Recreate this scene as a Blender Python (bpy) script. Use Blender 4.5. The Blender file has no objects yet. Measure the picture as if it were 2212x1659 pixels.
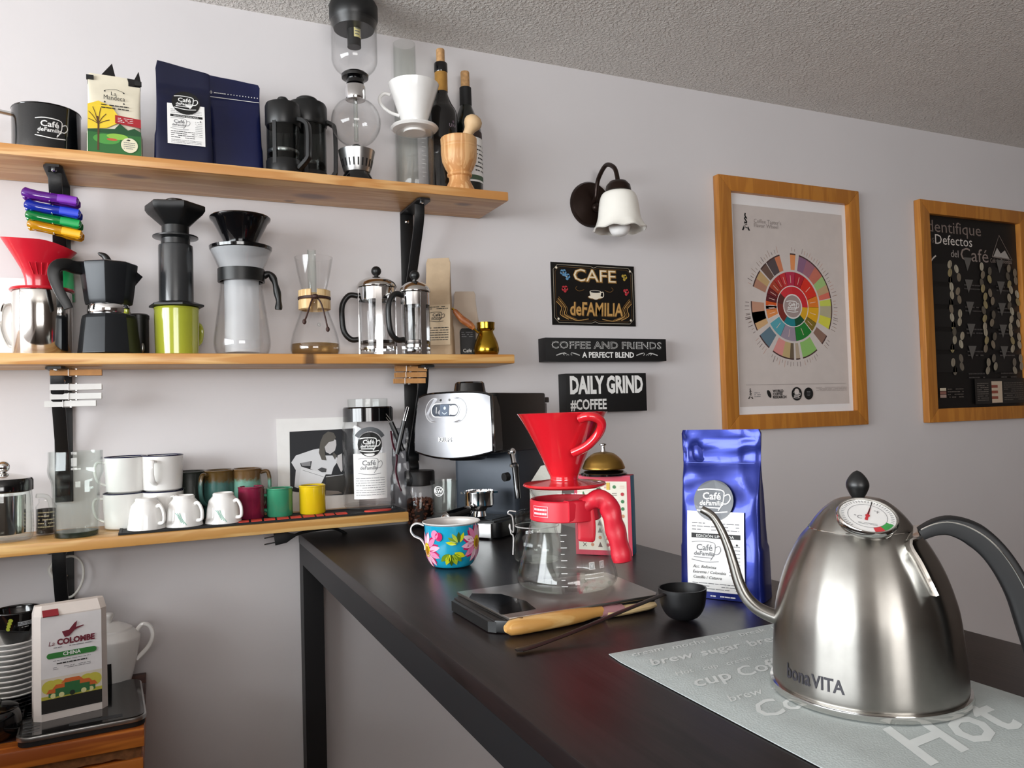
import bpy, bmesh, math, random
from mathutils import Vector, Matrix, noise
random.seed(7)
PI = math.pi
scene = bpy.context.scene
col = scene.collection

# ------------------------------------------------------------------ camera
F = 1678.8                                     # focal length in photo pixels
YAW, PITCH, ROLL = (math.radians(a) for a in (24.537, 1.815, -1.648))
CAM = Vector((0.0, -1.7, 1.3))
_f = Vector((math.sin(YAW)*math.cos(PITCH), math.cos(YAW)*math.cos(PITCH), math.sin(PITCH)))
_r0 = Vector((math.cos(YAW), -math.sin(YAW), 0)); _u0 = _r0.cross(_f)
_r = math.cos(ROLL)*_r0 + math.sin(ROLL)*_u0
_u = -math.sin(ROLL)*_r0 + math.cos(ROLL)*_u0
cam = bpy.data.cameras.new('camera'); cam.sensor_width = 36; cam.lens = F/2212*36
cam.clip_start = 0.02
camo = bpy.data.objects.new('camera', cam); col.objects.link(camo)
camo.matrix_world = Matrix(((_r.x, _u.x, -_f.x, CAM.x), (_r.y, _u.y, -_f.y, CAM.y), (_r.z, _u.z, -_f.z, CAM.z), (0, 0, 0, 1)))
scene.camera = camo

# ------------------------------------------------------------------ light
scene.view_settings.view_transform = 'Standard'; scene.view_settings.look = 'None'
scene.view_settings.gamma = 1; scene.view_settings.exposure = 0.1
scene.view_settings.use_curve_mapping = False
scene.cycles.use_denoising = True
scene.cycles.max_bounces = 8; scene.cycles.diffuse_bounces = 4; scene.cycles.glossy_bounces = 4
scene.cycles.transparent_max_bounces = 24; scene.cycles.transmission_bounces = 8
scene.cycles.sample_clamp_indirect = 6; scene.cycles.blur_glossy = 0.5
w = bpy.data.worlds.new('sky'); scene.world = w; w.use_nodes = True
w.node_tree.nodes['Background'].inputs[0].default_value = (0.75, 0.86, 1.0, 1)
w.node_tree.nodes['Background'].inputs[1].default_value = 1.0
def area(name, loc, rot, sx, sy, watt, color):
    l = bpy.data.lights.new(name, 'AREA'); l.shape = 'RECTANGLE'; l.size = sx; l.size_y = sy
    l.energy = watt; l.color = color
    o = bpy.data.objects.new(name, l); col.objects.link(o); o.location = loc; o.rotation_euler = rot
    return o
# daylight entering by the wide window of the left wall and the smaller one of the rear wall
RX0, RX1, RY0, CEIL = -2.5, 3.6, -4.2, 2.16
area('window_daylight', (RX0-0.06, -1.7, 1.55), (0, -PI/2, 0), 1.0, 2.9, 138, (0.93, 0.975, 1.0))
area('rear_window_daylight', (-.4, RY0-0.06, 1.5), (PI/2, 0, 0), 1.9, 1.0, 60, (1.0, 0.97, 0.94))

# ------------------------------------------------------------------ pixels to places
def ray(x, y): return _f + _r*((x-1106)/F) - _u*((y-829.5)/F)
def onY(x, y, Y=0.0):
    d = ray(x, y); return CAM + d*((Y-CAM.y)/d.y)
def onZ(x, y, Z):
    d = ray(x, y); return CAM + d*((Z-CAM.z)/d.z)
def depth(p): return (Vector(p)-CAM).dot(_f)
T, S1, S2, S3, ZC = 1.049, 1.774, 1.418, 1.097, 0.808   # table, three shelves, cart top

class At:
    """a thing whose vertical axis stands at photo column x in the plane Y, base at height zb"""
    def __init__(s, x, y, zb, Y=None):
        p = onZ(x, y, zb) if Y is None else onY(x, y, Y)
        s.px, s.Y, s.zb = x, p.y, zb; s.loc = Vector((p.x, p.y, zb)); s.s = depth(p)/F/math.sqrt(1+((x-1106)/F)**2)
        v = Vector((p.x-CAM.x, p.y-CAM.y, 0)).normalized()
        s.to = v; s.right = Vector((v.y, -v.x, 0)); s.cam = -v
        s.a_cam = math.atan2(s.cam.y, s.cam.x)
    def z(s, y): return onY(s.px, y, s.Y).z - s.zb
    def rows(s, rr): return [(hw*s.s, s.z(y)) for hw, y in rr]
    def side(s, pts, out=0.0):
        """photo points beside the axis -> local points in the upright plane facing the camera"""
        return [s.right*((x-s.px)*s.s) + s.cam*out + Vector((0, 0, s.z(y))) for x, y in pts]

# ------------------------------------------------------------------ materials
def lin(c):
    if isinstance(c, str):
        c = c.lstrip('#'); c = [int(c[i:i+2], 16)/255 for i in (0, 2, 4)]
    return tuple(v/12.92 if v <= .04045 else ((v+.055)/1.055)**2.4 for v in c[:3]) + (1,)
MATS = {}
def mat(name, c, rough=.5, metal=0, var=.06, vscale=30, bump=0, bscale=200, coat=0, trans=0, aniso=0, arot=0, spec=.5, sss=0, emit=None):
    if name in MATS: return MATS[name]
    m = bpy.data.materials.new(name); m.use_nodes = True; MATS[name] = m
    nt = m.node_tree; b = nt.nodes['Principled BSDF']; L = nt.links.new; base = lin(c)
    b.inputs['Base Color'].default_value = base; b.inputs['Roughness'].default_value = rough
    b.inputs['Metallic'].default_value = metal; b.inputs['Coat Weight'].default_value = coat
    b.inputs['Transmission Weight'].default_value = trans; b.inputs['Anisotropic'].default_value = aniso
    b.inputs['Specular IOR Level'].default_value = spec
    if arot:
        tg = nt.nodes.new('ShaderNodeTangent'); tg.direction_type = 'RADIAL'; tg.axis = 'Z'; L(tg.outputs[0], b.inputs['Tangent']); b.inputs['Anisotropic Rotation'].default_value = arot
    if sss: b.inputs['Subsurface Weight'].default_value = sss; b.inputs['Subsurface Radius'].default_value = (.02, .02, .02)
    if var or bump:
        tc = nt.nodes.new('ShaderNodeTexCoord'); n = nt.nodes.new('ShaderNodeTexNoise')
        n.inputs['Scale'].default_value = vscale; n.inputs['Detail'].default_value = 3
        L(tc.outputs['Object'], n.inputs['Vector'])
        if var:
            r = nt.nodes.new('ShaderNodeMapRange'); r.inputs[1].default_value = .3; r.inputs[2].default_value = .7
            r.inputs[3].default_value = 1-var; r.inputs[4].default_value = 1+var*.6
            L(n.outputs['Fac'], r.inputs[0])
            mx = nt.nodes.new('ShaderNodeVectorMath'); mx.operation = 'SCALE'; mx.inputs[0].default_value = base[:3]
            L(r.outputs[0], mx.inputs['Scale']); L(mx.outputs[0], b.inputs['Base Color'])
        if bump:
            n2 = nt.nodes.new('ShaderNodeTexNoise'); n2.inputs['Scale'].default_value = bscale; n2.inputs['Detail'].default_value = 4
            L(tc.outputs['Object'], n2.inputs['Vector'])
            bp = nt.nodes.new('ShaderNodeBump'); bp.inputs['Strength'].default_value = bump; bp.inputs['Distance'].default_value = .002
            L(n2.outputs['Fac'], bp.inputs['Height']); L(bp.outputs[0], b.inputs['Normal'])
    return m
def glass(name, tint='#ffffff', edge=.26, rough=.02, refl=1.0):
    """thin-walled clear glass: see-through with fresnel reflections and a darker grazing edge"""
    if name in MATS: return MATS[name]
    m = bpy.data.materials.new(name); m.use_nodes = True; MATS[name] = m
    nt = m.node_tree; nt.nodes.clear(); N = nt.nodes.new; L = nt.links.new
    out = N('ShaderNodeOutputMaterial'); tr = N('ShaderNodeBsdfTransparent'); gl = N('ShaderNodeBsdfGlossy')
    gl.inputs['Roughness'].default_value = rough; gl.inputs['Color'].default_value = (refl, refl, refl, 1)
    lw = N('ShaderNodeLayerWeight'); lw.inputs['Blend'].default_value = .5
    rp = N('ShaderNodeMath'); rp.operation = 'POWER'; rp.inputs[1].default_value = 3; L(lw.outputs['Facing'], rp.inputs[0])
    mc = N('ShaderNodeMix'); mc.data_type = 'RGBA'; c = lin(tint); mc.inputs[6].default_value = c
    mc.inputs[7].default_value = tuple(v*(1-edge) for v in c[:3]) + (1,)
    L(rp.outputs[0], mc.inputs[0]); L(mc.outputs[2], tr.inputs['Color'])
    p5 = N('ShaderNodeMath'); p5.operation = 'POWER'; p5.inputs[1].default_value = 5; L(lw.outputs['Facing'], p5.inputs[0])
    fr = N('ShaderNodeMath'); fr.operation = 'MULTIPLY_ADD'; fr.inputs[1].default_value = .5; fr.inputs[2].default_value = .022; L(p5.outputs[0], fr.inputs[0])
    mx = N('ShaderNodeMixShader'); L(fr.outputs[0], mx.inputs[0]); L(tr.outputs[0], mx.inputs[1]); L(gl.outputs[0], mx.inputs[2])
    L(mx.outputs[0], out.inputs['Surface']); return m
def film(name, c, opacity=.5, rough=.4):
    """milky see-through plastic"""
    if name in MATS: return MATS[name]
    m = mat(name, c, rough, var=.04); nt = m.node_tree; N = nt.nodes.new; L = nt.links.new
    tr = N('ShaderNodeBsdfTransparent'); mx = N('ShaderNodeMixShader'); mx.inputs[0].default_value = opacity
    L(tr.outputs[0], mx.inputs[1]); L(nt.nodes['Principled BSDF'].outputs[0], mx.inputs[2]); L(mx.outputs[0], nt.nodes['Material Output'].inputs['Surface']); return m
def wood(name, c0, c1, c2, axis='X', rough=.45, knots=(), scale=1.0, coat=0.0, freq=14, contrast=(.35, .7)):
    """grain running along one axis, with optional knots at (a, b, radius) in object space"""
    if name in MATS: return MATS[name]
    m = bpy.data.materials.new(name); m.use_nodes = True; MATS[name] = m
    nt = m.node_tree; N = nt.nodes.new; L = nt.links.new; b = nt.nodes['Principled BSDF']
    b.inputs['Roughness'].default_value = rough; b.inputs['Coat Weight'].default_value = coat; b.inputs['Coat Roughness'].default_value = .15
    tc = N('ShaderNodeTexCoord'); mp = N('ShaderNodeMapping'); sc = [freq*scale]*3; sc['XYZ'.index(axis)] = 1.1*scale
    mp.inputs['Scale'].default_value = sc; L(tc.outputs['Object'], mp.inputs['Vector'])
    n = N('ShaderNodeTexNoise'); n.inputs['Scale'].default_value = 2.2; n.inputs['Detail'].default_value = 3; n.inputs['Distortion'].default_value = .6
    L(mp.outputs[0], n.inputs['Vector'])
    fac = n.outputs['Fac']
    mp2 = N('ShaderNodeMapping'); sc2 = [170*scale]*3; sc2['XYZ'.index(axis)] = 4*scale; mp2.inputs['Scale'].default_value = sc2
    L(tc.outputs['Object'], mp2.inputs['Vector'])
    n2 = N('ShaderNodeTexNoise'); n2.inputs['Scale'].default_value = 1; n2.inputs['Detail'].default_value = 2; L(mp2.outputs[0], n2.inputs['Vector'])
    # rings: fractional bands of the stretched noise
    mu = N('ShaderNodeMath'); mu.operation = 'MULTIPLY'; mu.inputs[1].default_value = 7; L(fac, mu.inputs[0])
    fm = N('ShaderNodeMath'); fm.operation = 'PINGPONG'; fm.inputs[1].default_value = 1; L(mu.outputs[0], fm.inputs[0])
    ad = N('ShaderNodeMath'); ad.operation = 'MULTIPLY_ADD'; ad.inputs[1].default_value = .35; L(n2.outputs['Fac'], ad.inputs[0]); L(fm.outputs[0], ad.inputs[2])
    rp = N('ShaderNodeValToRGB'); e = rp.color_ramp.elements; e[0].position = contrast[0]; e[0].color = lin(c0); e[1].position = 1.2*contrast[1] if contrast[1] < .8 else 1; e[1].color = lin(c1)
    L(ad.outputs[0], rp.inputs[0]); out = rp.outputs[0]
    for (x, y, z, rx, ry) in knots:
        vm = N('ShaderNodeVectorMath'); vm.operation = 'SUBTRACT'; vm.inputs[1].default_value = (x, y, z); L(tc.outputs['Object'], vm.inputs[0])
        vs = N('ShaderNodeVectorMath'); vs.operation = 'MULTIPLY'; vs.inputs[1].default_value = (1/rx, 1/ry, 1/.05); L(vm.outputs[0], vs.inputs[0])
        ln = N('ShaderNodeVectorMath'); ln.operation = 'LENGTH'; L(vs.outputs[0], ln.inputs[0])
        mr = N('ShaderNodeMapRange'); mr.inputs[1].default_value = .55; mr.inputs[2].default_value = 1.25; mr.inputs[3].default_value = .8; mr.inputs[4].default_value = 0
        L(ln.outputs['Value'], mr.inputs[0])
        mk = N('ShaderNodeMix'); mk.data_type = 'RGBA'; L(mr.outputs[0], mk.inputs[0]); L(out, mk.inputs[6]); mk.inputs[7].default_value = lin(c2); out = mk.outputs[2]
    L(out, b.inputs['Base Color'])
    bp = N('ShaderNodeBump'); bp.inputs['Strength'].default_value = .12; bp.inputs['Distance'].default_value = .001
    L(n2.outputs['Fac'], bp.inputs['Height']); L(bp.outputs[0], b.inputs['Normal'])
    return m

black = mat('black_plastic', '#121314', .38)
blackm = mat('matte_black', '#0c0c0e', .6)
gloss_black = mat('gloss_black', '#0a0a0c', .12, coat=.4)
iron = mat('black_iron', '#0d0e10', .45, bump=.1)
chrome = mat('chrome', '#e9e9ea', .08, 1, var=.03)
steel = mat('brushed_steel', '#97948f', .3, 1, var=.08, vscale=60, aniso=.85, arot=.25)
polished = mat('polished_steel', '#d8d6d2', .1, 1, var=.05)
silver = mat('satin_aluminium', '#c9c9c8', .32, 1)
white = mat('white_ceramic', '#f1efec', .15, coat=.3, var=.02)
paper = mat('white_paper', '#f3f2f0', .7, var=.03)
ink = mat('black_ink', '#151515', .6, var=.02)
greyink = mat('grey_ink', '#77777a', .6, var=.02)
whiteink = mat('white_ink', '#f2f2f0', .5, var=.02)
clear = glass('clear_glass')
clear2 = glass('clear_glass_thick', '#fbfdfc', .32)

# ------------------------------------------------------------------ mesh helpers
class G:
    def __init__(s): s.v = []; s.f = []; s.m = []
    def add(s, vs, fs, mi=0):
        o = len(s.v); s.v += [tuple(p) for p in vs]; s.f += [tuple(i+o for i in f) for f in fs]; s.m += [mi]*len(fs); return s
    def box(s, x0, x1, y0, y1, z0, z1, mi=0):
        v = [(x, y, z) for x in (x0, x1) for y in (y0, y1) for z in (z0, z1)]
        return s.add(v, [(0, 1, 3, 2), (4, 6, 7, 5), (0, 4, 5, 1), (2, 3, 7, 6), (0, 2, 6, 4), (1, 5, 7, 3)], mi)
    def obox(s, c, ax, ay, az, mi=0):
        c, ax, ay, az = Vector(c), Vector(ax), Vector(ay), Vector(az)
        v = [c+ax*i+ay*j+az*k for i in (-1, 1) for j in (-1, 1) for k in (-1, 1)]
        return s.add(v, [(0, 1, 3, 2), (4, 6, 7, 5), (0, 4, 5, 1), (2, 3, 7, 6), (0, 2, 6, 4), (1, 5, 7, 3)], mi)
    def lathe(s, prof, seg=40, c=(0, 0, 0), mi=0, close=False, facet=0.0, cap=True):
        n = len(prof); v = []; f = []
        for r, z in prof:
            for k in range(seg):
                a = 2*PI*k/seg + facet; v.append((c[0]+r*math.cos(a), c[1]+r*math.sin(a), c[2]+z))
        rng = n if close else n-1
        for i in range(rng):
            j = (i+1) % n
            for k in range(seg):
                k2 = (k+1) % seg; f.append((i*seg+k, i*seg+k2, j*seg+k2, j*seg+k))
        if not close and cap:
            if prof[0][0] > 1e-5: f.append(tuple(range(seg))[::-1])
            if prof[-1][0] > 1e-5: f.append(tuple((n-1)*seg+k for k in range(seg)))
        return s.add(v, f, mi)
    def shell(s, prof, t, seg=40, c=(0, 0, 0), floor=None, mi=0):
        """walled vessel: outer profile bottom to top, wall thickness t, open at the top"""
        fl = t if floor is None else floor
        inner = [(max(r-t, .0005), max(z, prof[0][1]+fl)) for r, z in reversed(prof)]
        pr = [(0.0003, prof[0][1])] + list(prof) + inner + [(0.0003, prof[0][1]+fl)]
        return s.lathe(pr, seg, c, mi)
    def ball(s, c, r, sz=(1, 1, 1), seg=20, mi=0):
        c = Vector(c); m = seg//2; pr = [(max(r*math.sin(PI*i/m), 1e-4), -r*math.cos(PI*i/m)) for i in range(m+1)]
        v = []; f = []
        for rr, z in pr:
            for k in range(seg):
                a = 2*PI*k/seg; v.append((c.x+rr*math.cos(a)*sz[0], c.y+rr*math.sin(a)*sz[1], c.z+z*sz[2]))
        for i in range(m):
            for k in range(seg):
                k2 = (k+1) % seg; f.append((i*seg+k, i*seg+k2, (i+1)*seg+k2, (i+1)*seg+k))
        return s.add(v, f, mi)
    def tube(s, path, rad, seg=12, side=None, mi=0, closed=False, square=False):
        """sweep along path; rad = r, (width, height) or a list of them; side = fixed width direction"""
        P = [Vector(p) for p in path]; n = len(P); v = []; f = []
        if not isinstance(rad, list): rad = [rad]*n
        b = Vector(side).normalized() if side is not None else None
        for i in range(n):
            a0, a1 = P[max(i-1, 0)], P[min(i+1, n-1)]
            if closed: a0, a1 = P[i-1], P[(i+1) % n]
            t = (a1-a0).normalized()
            if side is None:
                if b is None: b = t.orthogonal().normalized()
                b = (b - t*b.dot(t)).normalized()
            bb = (b - t*b.dot(t)); bb = bb.normalized() if bb.length > 1e-4 else t.orthogonal().normalized()
            nn = t.cross(bb)
            rw, rh = rad[i] if isinstance(rad[i], tuple) else (rad[i], rad[i])
            for k in range(seg):
                a = 2*PI*(k+.5)/seg; ca, sa = math.cos(a), math.sin(a)
                if square:
                    e = .35; ca = math.copysign(abs(ca)**e, ca); sa = math.copysign(abs(sa)**e, sa)
                v.append(P[i]+bb*(rw*ca)+nn*(rh*sa))
        for i in range(n if closed else n-1):
            j = (i+1) % n
            for k in range(seg):
                k2 = (k+1) % seg; f.append((i*seg+k, i*seg+k2, j*seg+k2, j*seg+k))
        if not closed: f += [tuple(range(seg))[::-1], tuple((n-1)*seg+k for k in range(seg))]
        return s.add(v, f, mi)
    def prism(s, pts, ax, ay, az, o=(0, 0, 0), mi=0):
        """flat outline pts (u, v) in axes ax, ay, thickened along the vector az"""
        o, ax, ay, az = Vector(o), Vector(ax), Vector(ay), Vector(az); n = len(pts)
        v = [o+ax*p[0]+ay*p[1] for p in pts]; v += [p+az for p in v]
        return s.add(v, [tuple(range(n))[::-1], tuple(range(n, 2*n))] + [(i, (i+1) % n, n+(i+1) % n, n+i) for i in range(n)], mi)
    def build(s, name, mats, parent=None, smooth=35, bevel=0, loc=None, rotz=0, sub=0, recalc=True):
        me = bpy.data.meshes.new(name); me.from_pydata(s.v, [], s.f)
        for m in (mats if isinstance(mats, (list, tuple)) else [mats]): me.materials.append(m)
        me.polygons.foreach_set('material_index', s.m)
        if recalc or bevel:
            bm = bmesh.new(); bm.from_mesh(me)
            bmesh.ops.remove_doubles(bm, verts=bm.verts, dist=1e-6)
            if recalc: bmesh.ops.recalc_face_normals(bm, faces=bm.faces)
            if bevel:
                ed = [e for e in bm.edges if len(e.link_faces) == 2 and e.calc_face_angle(0) > .6]
                bmesh.ops.bevel(bm, geom=ed, offset=bevel, segments=2, affect='EDGES', profile=.6)
            bm.to_mesh(me); bm.free()
        if smooth:
            me.shade_smooth(); me.set_sharp_from_angle(angle=math.radians(smooth))
        o = bpy.data.objects.new(name, me); col.objects.link(o)
        if parent is not None: o.parent = parent
        if loc is not None: o.location = loc
        if rotz: o.rotation_euler[2] = rotz
        if sub:
            md = o.modifiers.new('sub', 'SUBSURF'); md.levels = sub; md.render_levels = sub
        return o
def spl(pts, n=6, closed=False):
    """Catmull-Rom through the points (any dimension)"""
    P = [Vector(p) for p in pts]; m = len(P); out = []
    for i in range(m if closed else m-1):
        if closed: a, b, c, d = P[(i-1) % m], P[i], P[(i+1) % m], P[(i+2) % m]
        else: a, b, c, d = P[max(i-1, 0)], P[i], P[i+1], P[min(i+2, m-1)]
        for k in range(n):
            t = k/n; out.append(.5*((2*b)+(c-a)*t+(2*a-5*b+4*c-d)*t*t+(3*b-a-3*c+d)*t**3))
    if not closed: out.append(P[-1])
    return out
def smooth_prof(rows, n=4): return [(max(p.x, 1e-4), p.y) for p in spl([Vector((r, z)) for r, z in rows], n)]
def tag(o, label, cat, group=None, kind=None):
    o['label'] = label; o['category'] = cat
    if group: o['group'] = group
    if kind: o['kind'] = kind
    return o
def thing(name, label, cat, loc=(0, 0, 0), rotz=0, group=None):
    o = bpy.data.objects.new(name, None); col.objects.link(o); o.empty_display_size = .02
    o.location = loc; o.rotation_euler[2] = rotz; return tag(o, label, cat, group)
def struct(o): o['kind'] = 'structure'; return o
def dup(root, loc, rotz=None, label=None, rot=None):
    r = root.copy(); col.objects.link(r); r.location = loc
    if rotz is not None: r.rotation_euler[2] = rotz
    if rot is not None: r.rotation_euler = rot
    if label: r['label'] = label
    for ch in list(root.children):
        c = ch.copy(); col.objects.link(c); c.parent = r
        for g in ch.children:
            d = g.copy(); col.objects.link(d); d.parent = c
    return r

# ------------------------------------------------------------------ print: lettering and flat artwork laid on a surface
_txt = {}
def text_faces(s, bold=0.0):
    k = (s, bold)
    if k in _txt: return _txt[k]
    cu = bpy.data.curves.new('t', 'FONT'); cu.body = s; cu.size = 1; cu.offset = bold; cu.resolution_u = 2
    cu.fill_mode = 'FRONT' if hasattr(cu, 'fill_mode') else cu.fill_mode
    o = bpy.data.objects.new('t', cu); col.objects.link(o)
    me = bpy.data.meshes.new_from_object(o.evaluated_get(bpy.context.evaluated_depsgraph_get()))
    V = [(v.co.x, v.co.y) for v in me.vertices]; Fs = [tuple(p.vertices) for p in me.polygons]
    bpy.data.objects.remove(o); bpy.data.curves.remove(cu); bpy.data.meshes.remove(me)
    xs = [v[0] for v in V] or [0]; x0, x1 = min(xs), max(xs)
    _txt[k] = ([(v[0]-x0, v[1]) for v in V], Fs, x1-x0); return _txt[k]
class Print:
    def __init__(s, fmap, eps=.0004, step=.00006):
        s.fm = fmap; s.h = eps; s.step = step; s.g = G(); s.mats = []
    def mi(s, m):
        if m not in s.mats: s.mats.append(m)
        return s.mats.index(m)
    def poly(s, pts, m, up=True):
        s.g.add([s.fm(u, v, s.h) for u, v in pts], [tuple(range(len(pts)))], s.mi(m))
        if up: s.h += s.step
    def rect(s, u0, v0, u1, v1, m, nu=1, nv=1, up=True):
        vs = [s.fm(u0+(u1-u0)*i/nu, v0+(v1-v0)*j/nv, s.h) for j in range(nv+1) for i in range(nu+1)]
        s.g.add(vs, [(j*(nu+1)+i, j*(nu+1)+i+1, (j+1)*(nu+1)+i+1, (j+1)*(nu+1)+i) for j in range(nv) for i in range(nu)], s.mi(m))
        if up: s.h += s.step
    def disc(s, u, v, r, m, ry=None, n=28, rot=0, up=True, a0=0, a1=2*PI):
        ry = ry or r; c, sn = math.cos(rot), math.sin(rot); full = a1-a0 > 6.28
        pts = [(r*math.cos(a0+(a1-a0)*k/n), ry*math.sin(a0+(a1-a0)*k/n)) for k in range(n if full else n+1)]
        s.poly([(u+x*c-y*sn, v+x*sn+y*c) for x, y in pts], m, up)
    def sector(s, u, v, r0, r1, a0, a1, m, up=False):
        n = max(2, int((a1-a0)/.08)); A = [a0+(a1-a0)*k/n for k in range(n+1)]
        vs = [s.fm(u+r*math.cos(a), v+r*math.sin(a), s.h) for a in A for r in (r0, r1)]
        s.g.add(vs, [(2*k, 2*k+1, 2*k+3, 2*k+2) for k in range(n)], s.mi(m))
        if up: s.h += s.step
    def line(s, pts, wd, m, n=0, up=True):
        P = [Vector((p[0], p[1])) for p in pts]
        if n: P = spl(P, n)
        vs = []
        for i, p in enumerate(P):
            t = P[min(i+1, len(P)-1)]-P[max(i-1, 0)]; t = t.normalized() if t.length else Vector((1, 0)); q = Vector((-t.y, t.x))*wd/2
            vs += [s.fm(*(p+q), s.h), s.fm(*(p-q), s.h)]
        s.g.add(vs, [(2*k, 2*k+1, 2*k+3, 2*k+2) for k in range(len(P)-1)], s.mi(m))
        if up: s.h += s.step
    def text(s, t, u, v, size, m, align='c', xs=1.0, bold=0.0, width=None, slant=0, rot=0):
        V, Fs, wd = text_faces(t, bold)
        if width: xs = width/(wd*size)
        o = {'l': 0, 'c': -.5, 'r': -1}[align]*wd*size*xs; c, sn = math.cos(rot), math.sin(rot)
        pts = [(o+x*size*xs+y*size*slant, y*size) for x, y in V]
        s.g.add([s.fm(u+x*c-y*sn, v+x*sn+y*c, s.h) for x, y in pts], Fs, s.mi(m)); s.h += s.step
    def lines(s, u0, u1, v1, v0, n, m, wd=.35, gap=.25, seed=0):
        """rows of small illegible print"""
        rn = random.Random(seed); st = (v1-v0)/n
        for i in range(n):
            v = v1-st*(i+.5); u = u0
            while u < u1:
                l = (u1-u0)*rn.uniform(.05, .2)
                if rn.random() > gap*.4: s.rect(u, v-st*wd/2, min(u+l, u1), v+st*wd/2, m, up=False)
                u += l+(u1-u0)*.02
        s.h += s.step
    def build(s, name, parent): return s.g.build(name, s.mats, parent, smooth=0, recalc=False)
def flat(o, U, V, N):
    o, U, V, N = Vector(o), Vector(U), Vector(V), Vector(N)
    return lambda u, v, h: o+U*u+V*v+N*h
def prof_r(prof):
    def r(z):
        for (r0, z0), (r1, z1) in zip(prof, prof[1:]):
            if min(z0, z1) <= z <= max(z0, z1) and z1 != z0: return r0+(r1-r0)*(z-z0)/(z1-z0)
        return prof[-1][0] if z > prof[-1][1] else prof[0][0]
    return r
def wrap(prof, a0, R=None):
    pr = prof_r(prof)
    def f(u, v, h):
        r = pr(v); a = a0+u/(R or r); return Vector(((r+h)*math.cos(a), (r+h)*math.sin(a), v))
    return f
def cafe_logo(p, u, v, w, m, lw=.03, fill=None):
    """the Café deFamilia cup mark, w wide"""
    if fill: p.disc(u, v, w*.56, fill)
    p.line([(u-w*.46, v+w*.27), (u-w*.2, v+w*.31), (u+w*.2, v+w*.29), (u+w*.3, v+w*.22)], w*lw, m, 4)
    p.text('Café', u-w*.05, v+w*.03, w*.27, m, bold=.02, xs=1.05)
    p.text('deFamilia', u-w*.06, v-w*.13, w*.18, m, bold=.02, slant=.1)
    p.line([(u-w*.4, v-w*.19), (u+w*.2, v-w*.2)], w*lw, m)
    p.line([(u+w*.3, v+w*.22), (u+w*.27, v-w*.05), (u+w*.14, v-w*.27)], w*lw, m, 4)
    p.line([(u+w*.29, v+w*.12), (u+w*.42, v+w*.18), (u+w*.47, v+w*.06), (u+w*.38, v-w*.07), (u+w*.25, v-w*.08)], w*lw, m, 4)
    p.line([(u-w*.47, v-w*.27), (u, v-w*.33), (u+w*.4, v-w*.29)], w*lw, m, 4)

# ================================================================== the room
def wall_mat():
    m = mat('wall_paint', '#d9d5d6', .55, var=.025, vscale=3, bump=.06, bscale=90); return m
paint = wall_mat(); brownwall = mat('brown_wall', '#655850', .6, var=.05, vscale=4)
def popcorn():
    m = bpy.data.materials.new('popcorn_ceiling'); m.use_nodes = True; nt = m.node_tree; N = nt.nodes.new; L = nt.links.new
    b = nt.nodes['Principled BSDF']; b.inputs['Roughness'].default_value = .85
    tc = N('ShaderNodeTexCoord'); v = N('ShaderNodeTexNoise'); v.inputs['Scale'].default_value = 125; v.inputs['Detail'].default_value = 3; v.inputs['Roughness'].default_value = .6
    n = N('ShaderNodeTexNoise'); n.inputs['Scale'].default_value = 22; n.inputs['Detail'].default_value = 2
    L(tc.outputs['Object'], v.inputs['Vector']); L(tc.outputs['Object'], n.inputs['Vector'])
    r1 = N('ShaderNodeMapRange'); r1.inputs[1].default_value = .42; r1.inputs[2].default_value = .72; L(v.outputs['Fac'], r1.inputs[0])
    mm = N('ShaderNodeMath'); mm.operation = 'MULTIPLY_ADD'; mm.inputs[1].default_value = .5; L(n.outputs['Fac'], mm.inputs[0]); L(r1.outputs[0], mm.inputs[2])
    bp = N('ShaderNodeBump'); bp.inputs['Strength'].default_value = .9; bp.inputs['Distance'].default_value = .005
    L(mm.outputs[0], bp.inputs['Height']); L(bp.outputs[0], b.inputs['Normal'])
    r = N('ShaderNodeValToRGB'); r.color_ramp.elements[0].color = lin('#e6e0da'); r.color_ramp.elements[1].color = lin('#f4efe9')
    L(n.outputs['Fac'], r.inputs[0]); L(r.outputs[0], b.inputs['Base Color']); return m
struct(G().box(RX0-.12, RX1+.12, 0, .12, 0, CEIL+.1).build('wall_back', paint, smooth=0))
struct(G().box(RX0-.12, RX1+.12, RY0-.12, .12, CEIL, CEIL+.1).build('ceiling', popcorn(), smooth=0))
struct(G().box(RX0-.12, RX1+.12, RY0-.12, .12, -.08, 0).build('floor', wood('floor_wood', '#7a5234', '#5c3a24', '#3a2618', 'Y'), smooth=0))
struct(G().box(RX1, RX1+.12, RY0-.12, 0, 0, CEIL).build('wall_right', brownwall, smooth=0))
g = G(); x0, x1 = RX0-.12, RX0                       # left wall around its window
g.box(x0, x1, RY0-.12, -3.2, 0, CEIL); g.box(x0, x1, -.2, 0, 0, CEIL); g.box(x0, x1, -3.2, -.2, 0, 1.04); g.box(x0, x1, -3.2, -.2, 2.06, CEIL)
struct(g.build('wall_left', paint, smooth=0))
g = G(); y0, y1 = RY0-.12, RY0
g.box(RX0, -1.35, y0, y1, 0, CEIL); g.box(.55, RX1, y0, y1, 0, CEIL); g.box(-1.35, .55, y0, y1, 0, 1.0); g.box(-1.35, .55, y0, y1, 2.0, CEIL)
struct(g.build('wall_rear', brownwall, smooth=0))
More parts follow.
